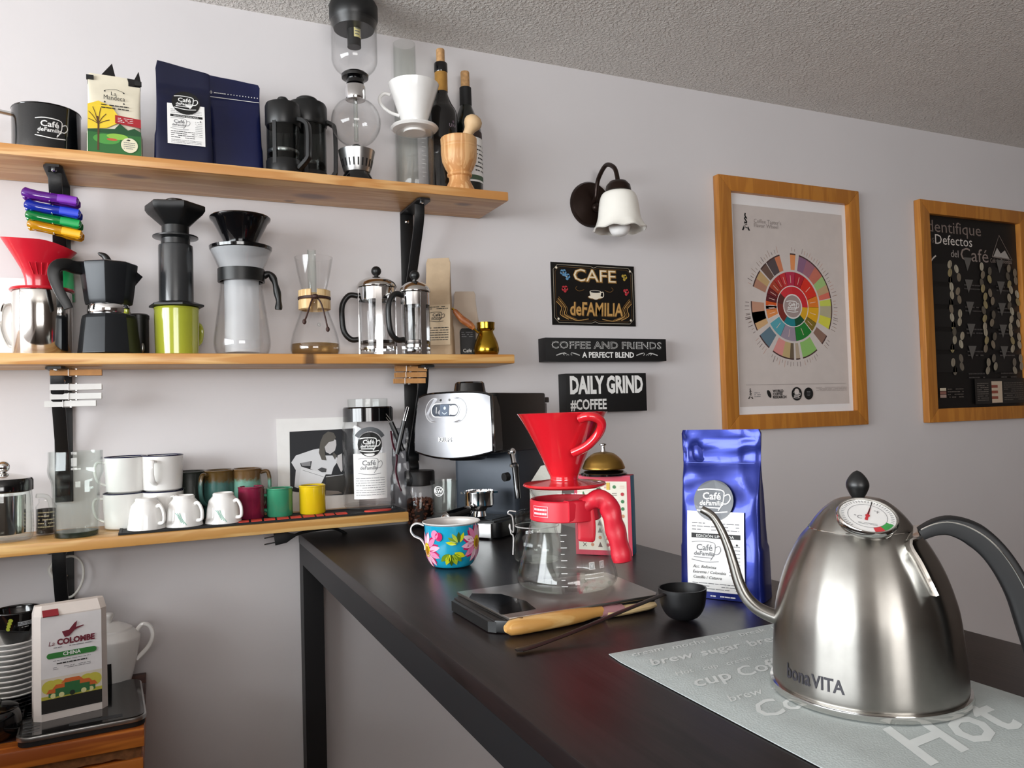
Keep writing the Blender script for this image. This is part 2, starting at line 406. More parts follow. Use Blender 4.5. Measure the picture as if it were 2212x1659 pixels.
def window(name, o, U, w_, z0, z1, nx, nz):
    U = Vector(U); g = G(); o = Vector(o)
    def bar(u0, u1, a, b): g.obox(o+U*((u0+u1)/2)+Vector((0, 0, (a+b)/2)), U*((u1-u0)/2), Vector((-U.y, U.x, 0))*.02, (0, 0, (b-a)/2))
    bar(0, .06, z0, z1); bar(w_-.06, w_, z0, z1); bar(.06, w_-.06, z0, z0+.06); bar(.06, w_-.06, z1-.06, z1)
    for i in range(1, nx): bar(w_*i/nx-.02, w_*i/nx+.02, z0+.06, z1-.06)
    for j in range(1, nz): bar(.06, w_-.06, z0+(z1-z0)*j/nz-.015, z0+(z1-z0)*j/nz+.015)
    return struct(g.build(name, mat('window_white', '#e8e6e2', .4), smooth=0))
window('window_1', (RX0-.02, -3.2, 0), (0, 1, 0), 3.0, 1.04, 2.06, 3, 1)
window('window_2', (-1.35, RY0-.02, 0), (1, 0, 0), 1.9, 1.0, 2.0, 2, 1)
struct(G().box(RX0, RX1, -.012, 0, 0, .08).build('baseboard_back', mat('baseboard_white', '#e6e2dd', .4), smooth=0))

struct(G().box(-.95, -.85, -3.0, -.0, 0, 1.15).box(-.85, .22, -2.1, -1.98, 0, 1.22).build('wall_added_shade', brownwall, smooth=0))   # unseen waist-high partition, added to keep window light off the lower back wall

# ================================================================== shelves and brackets
pine_k = wood('pine_top', '#e2b175', '#cb8f50', '#6d3a20', 'X', knots=[(-.04, -.1, 1.754, .03, .014), (.30, -.07, 1.754, .04, .02), (.26, -.02, 1.754, .012, .008), (.62, -.11, 1.754, .02, .012)], coat=.15)
pine_m = wood('pine_middle', '#e0b271', '#c78c48', '#2a1710', 'X', knots=[(.27, -.168, 1.398, .012, .02)], coat=.15)
pine_b = wood('pine_bottom', '#e2b876', '#c99450', '#6d3a20', 'X', coat=.15)
for z, xr, m, lab in ((S1, .704, pine_k, 'top pine wall shelf with dark knots on its underside'), (S2, .708, pine_m, 'middle pine wall shelf carrying the moka pot and glass brewers'), (S3, .461, pine_b, 'lowest pine wall shelf carrying mugs and a black bar mat')):
    sh = thing('wall_shelf', lab, 'shelf', (0, 0, 0)); g = G(); g.box(-.8, xr, -.168, -.001, z-.02, z)
    g.build('board', m, sh, bevel=.003)
def bracket(x, zs, lab, foot=.25, bs=1.0):
    t = thing('shelf_bracket', lab, 'bracket', (x, 0, zs-.02), 0, 'black iron shelf brackets')
    G().box(-.015, .015, -.006, -.0008, -foot, -.001).build('wall_plate', iron, t, bevel=.001)
    g = G(); g.box(-.015, .015, -.13, -.006, -.0056, -.0012); g.prism([(-.015, -.13), (.015, -.13), (.010, -.14), (-.010, -.14)], (1, 0, 0), (0, 1, 0), (0, 0, .0044), (0, 0, -.0056)); g.build('arm', iron, t)
    pts = [(0, -.10, -.006), (0, -.098, -.03), (0, -.085, -.06), (0, -.045, -.13), (0, -.012, -.185), (0, -.007, -.205), (0, -.016, -.222), (0, -.008, -.236)]
    pts = [(a, b, c*bs) for a, b, c in pts]; G().tube(spl(pts, 5), (.011, .003), 8, side=(1, 0, 0), square=True).build('brace', iron, t)
    for z in (-.022, -.16): G().ball((0, -.007, z), .005, (1, .5, 1), 10).build('screw', chrome, t)
    G().ball((0, -.115, -.006), .005, (1, 1, .5), 10).build('screw', chrome, t)
BL, BR = -.163, .522
bracket(BL, S1, 'black iron bracket under the top shelf, gripped by coloured bag clips', .32, .78)
bracket(BR, S1, 'black iron bracket under the top shelf, behind the two chrome presses', .32)
bracket(BL, S2, 'black iron bracket under the middle shelf, gripped by white clothespins')
bracket(BR, S2, 'black iron bracket under the middle shelf, gripped by bare wooden clothespins', .21)
bracket(BL, S3, 'black iron bracket under the lowest shelf with a white cable hung on it')

# ================================================================== the dark table
darkwood = wood('dark_wood_top', '#120e0f', '#1d1617', '#0c0808', 'Y', rough=.34, scale=1.2, freq=20)
darkedge = mat('dark_wood_edge', '#2b2525', .45)
frame_m = mat('black_steel_frame', '#0e1014', .5)
TX0, TX1, TY0 = .268, .785, -1.64
tb = thing('bar_table', 'dark wood bar table on a black square steel frame', 'table', (TX0, 0, 0))
W_ = TX1-TX0
G().box(0, W_, TY0, -.002, T-.02, T).build('table_top', darkwood, tb, bevel=.0015)
g = G(); zt, zb = T-.02, T-.06
g.box(.001, .042, TY0+.001, -.003, zb, zt-.0005); g.build('side_rail', frame_m, tb)
G().box(W_-.042, W_-.001, TY0+.001, -.003, zb, zt-.0005).build('side_rail', frame_m, tb)
G().box(.042, W_-.042, -.044, -.003, zb, zt-.0005).build('end_rail', frame_m, tb)
G().box(.042, W_-.042, TY0+.001, TY0+.042, zb, zt-.0005).build('end_rail', frame_m, tb)
for xx in (.001, W_-.042):
    for yy in (-.044, TY0+.001): G().box(xx, xx+.041, yy, yy+.041, .001, zb).build('leg', frame_m, tb)

# ================================================================== wall pieces
# wall lamp
bronze = mat('dark_bronze', '#2b1d17', .35, .6)
opal = mat('opal_glass', '#efece4', .25, sss=.3, var=.02)
pl = onY(1274, 443, 0); lamp = thing('wall_lamp', 'bronze wall lamp with white bell-shaped glass shade, unlit', 'lamp', (pl.x, 0, pl.z))
g = G(); R_ = .058
prof = [(R_, 0.001), (R_, .006), (R_*.93, .012), (R_*.6, .016), (R_*.3, .02), (.0005, .021)]
seg = 40; v = []; f = []
for r_, d in prof:
    for k in range(seg): v.append((r_*math.cos(2*PI*k/seg), -d, r_*math.sin(2*PI*k/seg)))
for i in range(len(prof)-1):
    for k in range(seg): f.append((i*seg+k, i*seg+(k+1) % seg, (i+1)*seg+(k+1) % seg, (i+1)*seg+k))
f.append(tuple(range(seg))); g.add(v, f).build('wall_plate', bronze, lamp)
sy = -.135
def lz(px, py): return onY(px, py, sy).z-pl.z
ztop = lz(1341, 392)
arm = spl([(0, -.015, 0), (0, -.03, .012), (0, -.036, .035), (.0, -.05, ztop+.035), (0, -.085, lz(1320, 347)+.006), (0, -.122, ztop+.035), (0, sy, ztop)], 6)
G().tube(arm, .0055, 10).build('arm', bronze, lamp)
G().ball((.004, -.024, -.012), .012, (1, .8, 1), 12).build('knuckle', bronze, lamp)
s_ = depth((pl.x, sy, pl.z))/F
rows = [(6, 390), (18, 393), (26, 402), (28, 414)]
G().lathe([(h*s_, lz(1342, y)) for h, y in rows[::-1]], 28, (0, sy, 0)).build('shade_cap', bronze, lamp)
rows = [(58, 496), (52, 487), (46, 470), (43, 446), (40, 430), (34, 419), (22, 414)]
pr_ = smooth_prof([(h*s_, lz(1345, y)) for h, y in rows], 4)
g = G(); seg = 48; v = []; f = []
full = [(r, z, 1) for r, z in pr_] + [(max(r-.003, .001), z-.002, 0) for r, z in reversed(pr_)]
for i, (r, z, o_) in enumerate(full):
    fl = max(0, 1-(z-pr_[0][1])/.022)
    for k in range(seg):
        a = 2*PI*k/seg; wv = math.cos(8*a)
        rr = r*(1+.03*fl*wv); v.append((rr*math.cos(a), sy+rr*math.sin(a), z+.0018*fl*wv))
for i in range(len(full)-1):
    for k in range(seg): f.append((i*seg+k, i*seg+(k+1) % seg, (i+1)*seg+(k+1) % seg, (i+1)*seg+k))
for k in range(seg): f.append(((len(full)-1)*seg+k, (len(full)-1)*seg+(k+1) % seg, (k+1) % seg, k))
g.add(v, f).build('glass_shade', opal, lamp, smooth=60)
G().lathe(smooth_prof([(.0005, lz(1346, 512)), (15*s_, lz(1346, 508)), (23*s_, lz(1346, 494)), (22*s_, lz(1346, 480)), (13*s_, lz(1346, 462)), (12*s_, lz(1346, 445))], 4), 24, (0, sy, 0)).build('bulb', mat('bulb_white', '#f6f4f2', .2), lamp)

# painted tin sign
signblack = mat('sign_black', '#100e0d', .35, var=.1)
gold = mat('sign_gold', '#c79a5a', .45, var=.2, vscale=120); gold2 = mat('sign_gold_dark', '#7c5a2c', .5, var=.2, vscale=120)
cream = mat('sign_cream', '#ece3cf', .5)
a, b = onY(1190, 566, -.004), onY(1374, 706, -.004)
sx0, sx1, sz0, sz1 = a.x, b.x, b.z+.001, a.z+.001
t = thing('tin_sign', 'black tin sign with gold lettering and a painted coffee cup', 'sign', ((sx0+sx1)/2, 0, (sz0+sz1)/2))
hw, hh = (sx1-sx0)/2, (sz1-sz0)/2
G().box(-hw, hw, -.003, -.0006, -hh, hh).build('plate', signblack, t)
p = Print(flat((0, -.003, 0), (1, 0, 0), (0, 0, 1), (0, -1, 0)))
def frame_line(q, wd, m):
    e = .012; p.line([(-hw+q, -hh+q+e), (-hw+q, hh-q-e), (-hw+q+e, hh-q), (-.01, hh-q), (0, hh-q-.004), (.01, hh-q), (hw-q-e, hh-q), (hw-q, hh-q-e), (hw-q, -hh+q+e), (hw-q-e, -hh+q), (.01, -hh+q), (0, -hh+q+.004), (-.01, -hh+q), (-hw+q+e, -hh+q), (-hw+q, -hh+q+e)], wd, m)
frame_line(.006, .0012, mat('sign_silver', '#a9a08e', .5)); frame_line(.011, .0007, gold2)
p.text('CAFE', .004, hh*.42, .044, gold2, bold=.045, width=.127); p.text('CAFE', .003, hh*.43, .044, gold, bold=.02, width=.126)
p.text('CAFE', .003, hh*.43, .044, cream, bold=-.012, width=.122)
p.text('deFAMILIA', .006, -hh*.68, .047, gold2, bold=.04, width=.156, slant=.05); p.text('deFAMILIA', .005, -hh*.67, .047, gold, bold=.015, width=.155, slant=.05)
p.disc(.002, -hh*.08, .022, gold2, .006); p.disc(.002, -hh*.07, .02, cream, .0045)
p.disc(.003, hh*.1, .017, cream, .004); p.poly([(.003+.017*math.cos(PI+PI*k/14), hh*.1+.02*math.sin(PI+PI*k/14)) for k in range(15)], cream); p.disc(.003, hh*.1, .0145, ink, .003)
p.line([(.019, hh*.08), (.026, hh*.09), (.026, -.004), (.016, -.007)], .0022, cream, 4)
blue = mat('paint_blue', '#5f8fb5', .5); red = mat('paint_red', '#b8323a', .5); yel = mat('paint_yellow', '#b59a3c', .5)
for (u, v, m, n) in ((-.088, .053, blue, 5), (-.078, .043, blue, 4), (.09, .048, yel, 4), (-.085, .012, red, 5), (.094, .01, red, 4)):
    for k in range(n): p.disc(u+.005*math.cos(k*2.4), v+.005*math.sin(k*2.4), .0042, m, n=10, up=False)
    p.disc(u, v, .002, cream, n=8)
for sg in (-1, 1):
    for k in range(4): p.line([(sg*(hw-.012-.002*k), -.02+.004*k), (sg*(hw-.026-.005*k), -.035), (sg*(hw-.022-.006*k), -.052), (sg*(hw-.045-.008*k), -.064)], .0018, gold2 if k % 2 else gold, 5)
    p.line([(sg*.03, .012), (sg*.045, .008), (sg*.055, .014), (sg*.05, .02)], .0012, gold2, 5)
    p.line([(sg*.02, -.062), (sg*.055, -.066), (sg*.085, -.055)], .0016, gold, 5)
    for (u, v) in ((hw-.014, hh-.014), (hw-.016, -hh+.015)): p.disc(sg*u, v, .003, cream, n=10, up=False)
p.build('lettering', t)

def box_sign(label, L, Rr, top, bot, draw):
    Y = -.04; a, b = onY(L, top, Y), onY(Rr, bot, Y)
    cx, cz, hw, hh = (a.x+b.x)/2, (a.z+b.z)/2, (b.x-a.x)/2, (a.z-b.z)/2
    t = thing('box_sign', label, 'sign', (cx, 0, cz))
    G().box(-hw, hw, Y, -.0008, -hh, hh).build('block', mat('box_sign_black', '#0d0d0e', .6), t, bevel=.001)
    p = Print(flat((0, Y, 0), (1, 0, 0), (0, 0, 1), (0, -1, 0))); draw(p, hw, hh); p.build('lettering', t)
def d1(p, hw, hh):
    chalk = mat('chalk_white', '#c9c9c7', .8, var=.2, vscale=300)
    p.text('COFFEE AND FRIENDS', 0, hh*.1, hh*.85, chalk, bold=.022, width=hw*1.84); p.text('COFFEE AND FRIENDS', 0, hh*.1, hh*.85, MATS['box_sign_black'], bold=-.016, width=hw*1.84)
    p.text('A PERFECT BLEND', 0, -hh*.68, hh*.66, whiteink, bold=.03, width=hw*.86)
    for sg in (-1, 1):
        p.line([(sg*hw*.84, -hh*.5), (sg*hw*.74, -hh*.32), (sg*hw*.68, -hh*.36)], .0025, chalk, 5)
        p.line([(sg*hw*.47, -hh*.5), (sg*hw*.54, -hh*.36), (sg*hw*.58, -hh*.3)], .0025, chalk, 5)
        for u in (.6, .72): p.line([(sg*hw*(u-.02), -hh*.3), (sg*hw*u, -hh*.28), (sg*hw*(u+.01), -hh*.42), (sg*hw*(u-.01), -hh*.48)], .0016, chalk, 4)
        p.line([(sg*hw*.64, -hh*.5), (sg*hw*.66, -hh*.4), (sg*hw*.68, -hh*.5)], .0014, chalk)
box_sign('long black box sign reading coffee and friends', 1178, 1440, 729, 780, d1)
def d2(p, hw, hh):
    p.text('DAILY GRIND', 0, hh*.0, hh*1.2, whiteink, bold=.045, width=hw*1.82)
    p.text('#COFFEE', -hw*.91, -hh*.83, hh*.72, whiteink, 'l', bold=.03, width=hw*.88)
box_sign('short black box sign reading daily grind', 1222, 1398, 807, 887, d2)

# framed posters
oak = wood('frame_wood', '#c07f33', '#b0702c', '#6d3a20', 'Z', scale=1, rough=.4, coat=.2)
def poster(label, x0, x1, z0, z1, fw, draw, back):
    t = thing('framed_poster', label, 'picture', ((x0+x1)/2, 0, (z0+z1)/2)); hw, hh = (x1-x0)/2, (z1-z0)/2; d = -.024
    for nm, pts in (('frame_side', [(-hw, -hh), (-hw, hh), (-hw+fw, hh-fw), (-hw+fw, -hh+fw)]), ('frame_side', [(hw, -hh), (hw-fw, -hh+fw), (hw-fw, hh-fw), (hw, hh)]),
                    ('frame_rail', [(-hw, hh), (hw, hh), (hw-fw, hh-fw), (-hw+fw, hh-fw)]), ('frame_rail', [(-hw, -hh), (-hw+fw, -hh+fw), (hw-fw, -hh+fw), (hw, -hh)])):
        G().prism(pts, (1, 0, 0), (0, 0, 1), (0, -d-.001, 0), (0, d, 0)).build(nm, oak, t, bevel=.002)
    iw, ih = hw-fw, hh-fw
    sheet = G().box(-iw, iw, -.008, -.002, -ih, ih).build('sheet', back, t)
    p = Print(flat((0, -.008, 0), (1, 0, 0), (0, 0, 1), (0, -1, 0))); draw(p, iw, ih); p.build('artwork', sheet)
def hexm(c, r=.6): return mat('print_'+c.strip('#'), c, r, var=.03)
def wheel(p, w, h):
    p.rect(-w*.93, -h*.93, w*.93, h*.9, hexm('#cfc5c0'))
    cx, cy, R = onY(1712, 662, -.008).x-1.6685, onY(1712, 662, -.008).z-1.574, w*.45; D = PI/180
    inner = [(90, -2, '#c8272f'), (172, 140, '#5a2a26'), (140, 90, '#cc3038'), (232, 172, '#7a2c22'), (278, 232, '#1c7f88'), (318, 278, '#0f4a2e'), (-2, -42, '#d9a520')]
    for a1, a0, c in inner:
        if a1 < a0: a0, a1 = a1, a0
        p.sector(cx, cy, R*.34, R*.58, a0*D, a1*D, hexm(c))
    mid = [(60, 82, '#b02030'), (20, 60, '#d83020'), (0, 20, '#e07a28'), (-28, 0, '#e0a81e'), (-45, -28, '#7d6a22'), (-85, -46, '#1f7a2e'), (-120, -85, '#9a8d9c'), (-150, -120, '#55a0ad'), (-172, -158, '#e08a4a'), (172, 186, '#d2571f'), (160, 172, '#5c1c22'), (148, 160, '#6d1f22'), (132, 148, '#a8402a'), (118, 132, '#b3302c'), (104, 118, '#c22f34'), (82, 104, '#b52b4a'), (180, 188, '#d96a30')]
    for a0, a1, c in mid: p.sector(cx, cy, R*.6, R*1.0, a0*D, a1*D, hexm(c))
    outer = [(66, 78, '#8a6480'), (52, 66, '#a06a78'), (38, 52, '#c4705e'), (27, 38, '#9fc07a'), (18, 27, '#c0a078'), (11, 18, '#d8705e'), (2, 10, '#c9d25a'), (-12, 2, '#b5ad8e'), (-25, -12, '#d6d24a'), (-45, -33, '#8a6a5c'), (-78, -55, '#8fbf6a'), (-88, -82, '#b5a38c'), (-97, -91, '#6a5a48'), (-108, -97, '#c0a878'), (-122, -108, '#d8908a'), (-146, -128, '#5f7886'), (-168, -152, '#d0a878'), (176, 192, '#c09078'), (188, 200, '#d8b078'), (150, 160, '#b0806a'), (140, 150, '#c0a070'), (128, 138, '#6a5248'), (114, 127, '#54484a'), (106, 114, '#cc7c58'), (83, 91, '#e0905a')]
    for a0, a1, c in outer:
        p.sector(cx, cy, R*1.06, R*1.5, a0*D, a1*D, hexm(c)); p.sector(cx, cy, R*1.5, R*1.54, a0*D, a1*D, hexm('#4a3230'))
    p.h += p.step; rn = random.Random(3)
    for a0, a1, c in outer:
        k = a0+1.5
        while k < a1:
            l = rn.uniform(.08, .2); A = k*D
            p.line([(cx+R*1.6*math.cos(A), cy+R*1.6*math.sin(A)), (cx+R*(1.6+l)*math.cos(A), cy+R*(1.6+l)*math.sin(A))], .0016, hexm(rn.choice(['#8a7a70', '#a08878', '#5a4a48', '#c09888'])), up=False); k += 3.6
    for a0, a1, c in mid:
        A = (a0+a1)/2*D; p.line([(cx+R*.68*math.cos(A), cy+R*.68*math.sin(A)), (cx+R*.9*math.cos(A), cy+R*.9*math.sin(A))], .0016, hexm('#e8c8b8'), up=False)
        for aa in (a0, a1): p.line([(cx+R*.6*math.cos(aa*D), cy+R*.6*math.sin(aa*D)), (cx+R*math.cos(aa*D), cy+R*math.sin(aa*D))], .0008, hexm('#e8ddd8'), up=False)
    p.sector(cx, cy, R*.575, R*.6, 0, 2*PI, hexm('#e8ddd8')); p.h += p.step
    p.disc(cx, cy, R*.36, hexm('#e2dad6')); p.disc(cx, cy, R*.32, hexm('#a3908c')); cafe_logo(p, cx, cy, R*.5, whiteink, .04)
    def sca(u, v, k):
        p.line([(u, v+k*.9), (u-k*.05, v+k*.7), (u+k*.08, v+k*.5)], k*.12, ink, 4); p.text('S', u, v+k*.1, k*.7, ink, bold=.03)
        p.text('A', u, v-k*.42, k*.9, ink, bold=.02, xs=1.2); p.disc(u, v-k*.1, k*.2, hexm('#cfc5c0'), n=14); p.text('C', u, v-k*.25, k*.42, ink, bold=.02)
    sca(-w*.73, h*.72, .037)
    p.text("Coffee Taster's", -w*.6, h*.745, .0165, hexm('#9a908c'), 'l'); p.text('Flavor Wheel', -w*.6, h*.705, .0165, hexm('#9a908c'), 'l')
    p.line([(-w*.83, -h*.735), (w*.87, -h*.735)], .0008, hexm('#8a807c'))
    sca(-w*.76, -h*.83, .022); p.lines(-w*.7, -w*.6, -h*.8, -h*.85, 3, greyink, seed=1)
    p.disc(-w*.46, -h*.82, .006, ink, .012, rot=.5); p.text('WORLD', -w*.4, -h*.806, .0105, ink, 'l', bold=.03); p.text('COFFEE', -w*.4, -h*.834, .0105, ink, 'l', bold=.03); p.text('RESEARCH', -w*.4, -h*.862, .0105, ink, 'l', bold=.03)
    p.disc(w*.0, -h*.825, .0195, ink); p.disc(w*.0, -h*.805, .009, hexm('#cfc5c0'), n=10); cafe_logo(p, 0, -h*.835, .028, hexm('#e2dad6'), .05)
    p.disc(w*.2, -h*.825, .0175, ink); p.lines(w*.17, w*.23, -h*.8, -h*.85, 4, greyink, seed=5)
    p.lines(w*.33, w*.88, -h*.765, -h*.805, 4, hexm('#a59a96'), seed=2)
P1 = (onY(1550, 600, -.02).x, onY(1863, 600, -.02).x, onY(1700, 923, -.02).z-.002, onY(1549, 376, -.02).z)
poster('framed colour wheel poster on pale paper in an orange wood frame', 1.403, 1.934, 1.222, 1.926, .043, wheel, mat('poster_white', '#efecec', .5, var=.01))
def beans(p, w, h):
    dim = hexm('#8d8078'); lt = hexm('#d5cdc6'); dk = hexm('#3a3634')
    p.text('dentifique', -w*.97, h*.83, .055, hexm('#7d6f68'), 'l', width=w*1.16); p.text('os', -w*.97, h*.715, .034, hexm('#6d625c'), 'l')
    p.text('Defectos', -w*.82, h*.705, .046, lt, 'l', width=w*.8); p.text('del', -w*.5, h*.58, .034, hexm('#a39a94'), 'l'); p.text('Café', -w*.29, h*.55, .063, hexm('#8d7f78'), 'l', width=w*.62)
    tri = [(w*.42, h*.62), (w*.88, h*.6), (w*.6, h*.86)]; p.line(tri+[tri[0]], .003, dim)
    p.poly([(w*.45, h*.625), (w*.82, h*.61), (w*.72, h*.7), (w*.62, h*.66), (w*.54, h*.72)], hexm('#a8a29c')); p.text('Café de Colombia', w*.62, h*.555, .02, dim, width=w*.5)
    p.line([(-w*.99, h*.46), (-w*.9, h*.54), (-w*.82, h*.58)], .005, lt, 5)
    rn = random.Random(11); cols = ['#a39985', '#7d7160', '#aca592', '#5a5348', '#93855f']
    for i, cu in enumerate((-.47, .24, .83)):
        for j in range(5):
            cv = h*(.41-.235*j)
            if i == 0: [p.rect(max(w*(c_-.5), -w*.97), cv-h*.1, min(w*(c_+.1), w*.97), cv+h*.09, hexm('#191716'), up=False) for c_ in (-.47, .83)]
            for k in range(5 if j < 4 else 4):
                an = rn.uniform(-.6, .6); u, v = w*cu+(.022 if k % 2 else -.016)+rn.uniform(-.007, .007), cv+(-.026+.0135*k)
                c = rn.choice(cols if j < 4 else ['#6d655a', '#8d8474']); p.disc(u, v, .010, hexm(c), .0145, n=12, rot=an); p.line([(u-.012*math.sin(-an)*-.8, v-.012), (u+.012*math.sin(-an)*.8, v+.012)], .0016, hexm('#6a5f50'), up=False)
            if i == 2: continue
            p.poly([(w*cu+.055, cv+.055), (w*cu+.095, cv+.055), (w*cu+.07, cv+.01)], hexm('#5f5c58')); p.lines(w*cu+.05, w*cu+.13, cv-.03, cv-.055, 2, hexm('#4a4644'), seed=i*7+j)
    for k, c in enumerate(('#cfc3ae', '#8d5f54', '#a88f84')): p.rect(-w*.9, -h*(.82+.035*k), -w*.77, -h*(.79+.035*k), hexm(c), up=False)
    p.lines(-w*.74, -w*.4, -h*.79, -h*.9, 4, hexm('#5d5650'), seed=9)
    p.rect(-w*.15, -h*.97, w*.98, -h*.7, hexm('#24211f')); p.lines(-w*.1, w*.15, -h*.74, -h*.94, 9, hexm('#6d665f'), seed=4); p.lines(w*.5, w*.95, -h*.74, -h*.94, 9, hexm('#5d5650'), seed=6)
    p.rect(w*.22, -h*.96, w*.46, -h*.73, hexm('#c9b6a0'))
    for k in range(3): p.rect(w*.22, -h*(.8+.06*k), w*.36, -h*(.77+.06*k), hexm('#8d4a3c'), up=False)
poster('black framed poster of coffee bean defects in an orange wood frame', 2.2, 2.735, 1.218, 1.926, .043, beans, mat('poster_black', '#0e0d0d', .45, var=.02))

# ================================================================== makers shared by several things
def mug(name, label, cat, loc, prof, t, mo, mi_, mr, hang, hz, hout, hr, group=None, rotx=0, hmat=None, rim=True, floor=None, sq=False):
    """prof: outer (r, z) bottom to top; handle at angle hang, from z hz[0] to hz[1], standing out hout"""
    o = thing(name, label, cat, loc, 0, group)
    top = prof[-1]
    G().lathe([(.0004, prof[0][1])]+list(prof), 40, cap=False).build('body', mo, o)
    fl = t*1.5 if floor is None else floor
    inn = [(max(r-t, .001), max(z, prof[0][1]+fl)) for r, z in reversed(prof)]
    G().lathe([(top[0], top[1]), (top[0]-t, top[1])]+inn+[(.0004, prof[0][1]+fl)], 40, cap=False).build('lining', mi_, o)
    if rim: G().lathe([(top[0]-t/2+math.cos(2*PI*k/8)*t*.85, top[1]+math.sin(2*PI*k/8)*t*.85) for k in range(8)], 40, close=True).build('rim', mr, o)
    if hout:
        pr = prof_r(prof); d = Vector((math.cos(hang), math.sin(hang), 0)); za, zb = hz
        A = d*(pr(zb)-t*.3)+Vector((0, 0, zb)); B = d*(pr(za)-t*.3)+Vector((0, 0, za))
        mid = [d*(pr(zb)+hout*.75)+Vector((0, 0, zb+.001)), d*(pr(zb)+hout)+Vector((0, 0, zb-(zb-za)*.3)), d*(pr(za)+hout*.8)+Vector((0, 0, za+(zb-za)*.22))]
        G().tube(spl([A]+mid+[B], 6), hr, 10, side=d.cross(Vector((0, 0, 1)))).build('handle', hmat or mo, o)
    if rotx: o.rotation_euler[0] = rotx
    return o
def bag(name, label, loc, rotz, w0, w1, h, d, m, m_side=None, seal=.12, wr=.0015, corner=.006, power=2.2, group=None, top_curve=0, lean=0, crease=0):
    """stand-up pouch: rectangular foot w0 x d closing to a flat sealed top w1 wide; front faces -y"""
    o = thing(name, label, 'bag', loc, rotz, group); nz, nu = (44, 96) if crease else (22, 48); g = G(); v = []; f = []
    def hd(t): return max(d/2*(1-(min(t/(1-seal), 1))**power)**.75, .0016)
    def hwid(t): return (w0+(w1-w0)*min(t*1.15, 1))/2
    for j in range(nz+1):
        t = j/nz; a, b_ = hwid(t), hd(t); cy = lean*t*t
        if t > 1-corner/h*1.2: a -= corner*.6*(t-(1-corner/h*1.2))/(corner/h*1.2)
        for k in range(nu):
            an = 2*PI*k/nu; ca, sa = math.cos(an), math.sin(an); e = .32
            x = a*math.copysign(abs(ca)**e, ca); y = b_*math.copysign(abs(sa)**e, sa)
            if abs(ca) > .75 and t > .3: x *= 1-.06*math.sin(PI*t)*(1-abs(sa)*1.3)   # gusset fold
            n = noise.noise(Vector((x*28+loc[0]*9, t*h*22, loc[1]*7+(1 if sa > 0 else 0))))
            y += n*wr*(1 if t > .06 else 0)*(.4+t); zz = t*h
            if crease and t > .5: y -= crease*(1-abs(noise.noise(Vector((x*45, t*h*38, 3.7)))*2.6))*(t-.5)*2*(-1 if sa > 0 else 1)*(.4 if t > .93 else 1)
            if t > .97 and top_curve: zz += top_curve*(x/a)
            v.append((x, y+cy, zz))
    for j in range(nz):
        for k in range(nu):
            k2 = (k+1) % nu; f.append((j*nu+k, j*nu+k2, (j+1)*nu+k2, (j+1)*nu+k))
    f.append(tuple(range(nu))[::-1]); f.append(tuple(nz*nu+k for k in range(nu)))
    if m_side is None: g.add(v, f)
    else:
        ff = [[], []]
        for q in f:
            ys = sum(v[i][1] for i in q)/len(q); zs = sum(v[i][2] for i in q)/len(q); xs = sum(v[i][0] for i in q)/len(q); t = zs/h
            ff[0 if ys < -hd(t)*.6 and t < .995 and abs(xs) < hwid(t)*.97 else 1].append(q)
        g.add(v, [], 0); g.f = ff[0]+ff[1]; g.m = [0]*len(ff[0])+[1]*len(ff[1])
    g.build('pouch', [m] if m_side is None else [m, m_side], o, smooth=50)
    def fm(u, vv, hh): 
        t = min(max(vv/h, 0), 1); return Vector((u, -hd(t)-.0012-wr*.8*(.4+t)+lean*t*t-hh, vv))
    return o, fm, hd
def label_card(p, u0, v0, u1, v1, m=None, logo=True, seed=0, band=None, hand=()):
    w_, h_ = u1-u0, v1-v0; p.rect(u0, v0, u1, v1, m or paper, 4, 8)
    p.lines(u0+w_*.09, u1-w_*.08, v1-h_*.13, v1-h_*.25, 3, greyink, .28, seed=seed)
    if band:
        p.rect(u0+w_*.08, v1-h_*.335, u1-w_*.06, v1-h_*.275, ink); p.text(band, (u0+u1)/2, v1-h_*.325, h_*.048, whiteink, width=w_*.66)
    cafe_logo(p, u0+w_*.34, v0+h_*.5, w_*.55, greyink, .02)
    for i, s_ in enumerate(hand): p.text(s_, u0+w_*.1, v0+h_*(.29-.065*i), h_*.052, ink, 'l', slant=.3)
    if not hand: p.lines(u0+w_*.09, u0+w_*.72, v0+h_*.33, v0+h_*.14, 4, ink, .3, seed=seed+1)
    p.lines(u0+w_*.74, u1-w_*.07, v1-h_*.4, v0+h_*.2, 9, greyink, .2, seed=seed+4); p.disc(u1-w_*.12, v1-h_*.4, w_*.018, ink, n=8)
    p.lines(u0+w_*.09, u1-w_*.1, v0+h_*.12, v0+h_*.02, 3, greyink, .25, seed=seed+2)

# ================================================================== TOP SHELF
Z = S1
# black enamel mug with the cafe mark
enamel = mat('black_enamel', '#0c0f12', .12, coat=.6, var=.03)
q = At(101, 270, Z, -.085); pr0 = [(.054, .0), (.0545, .004), (.0545, .03), (.055, .086)]
m_ = mug('enamel_mug', 'large black enamel mug with white cup logo on the top shelf', 'mug', q.loc, pr0, .0018, enamel, enamel, gloss_black, math.atan2(-q.right.y*1, -q.right.x), (.012, .076), .045, (.007, .0035), hmat=silver)
p = Print(wrap(pr0, q.a_cam, .0545)); cafe_logo(p, .0075, .043, .055, whiteink, .03); p.build('logo', m_)

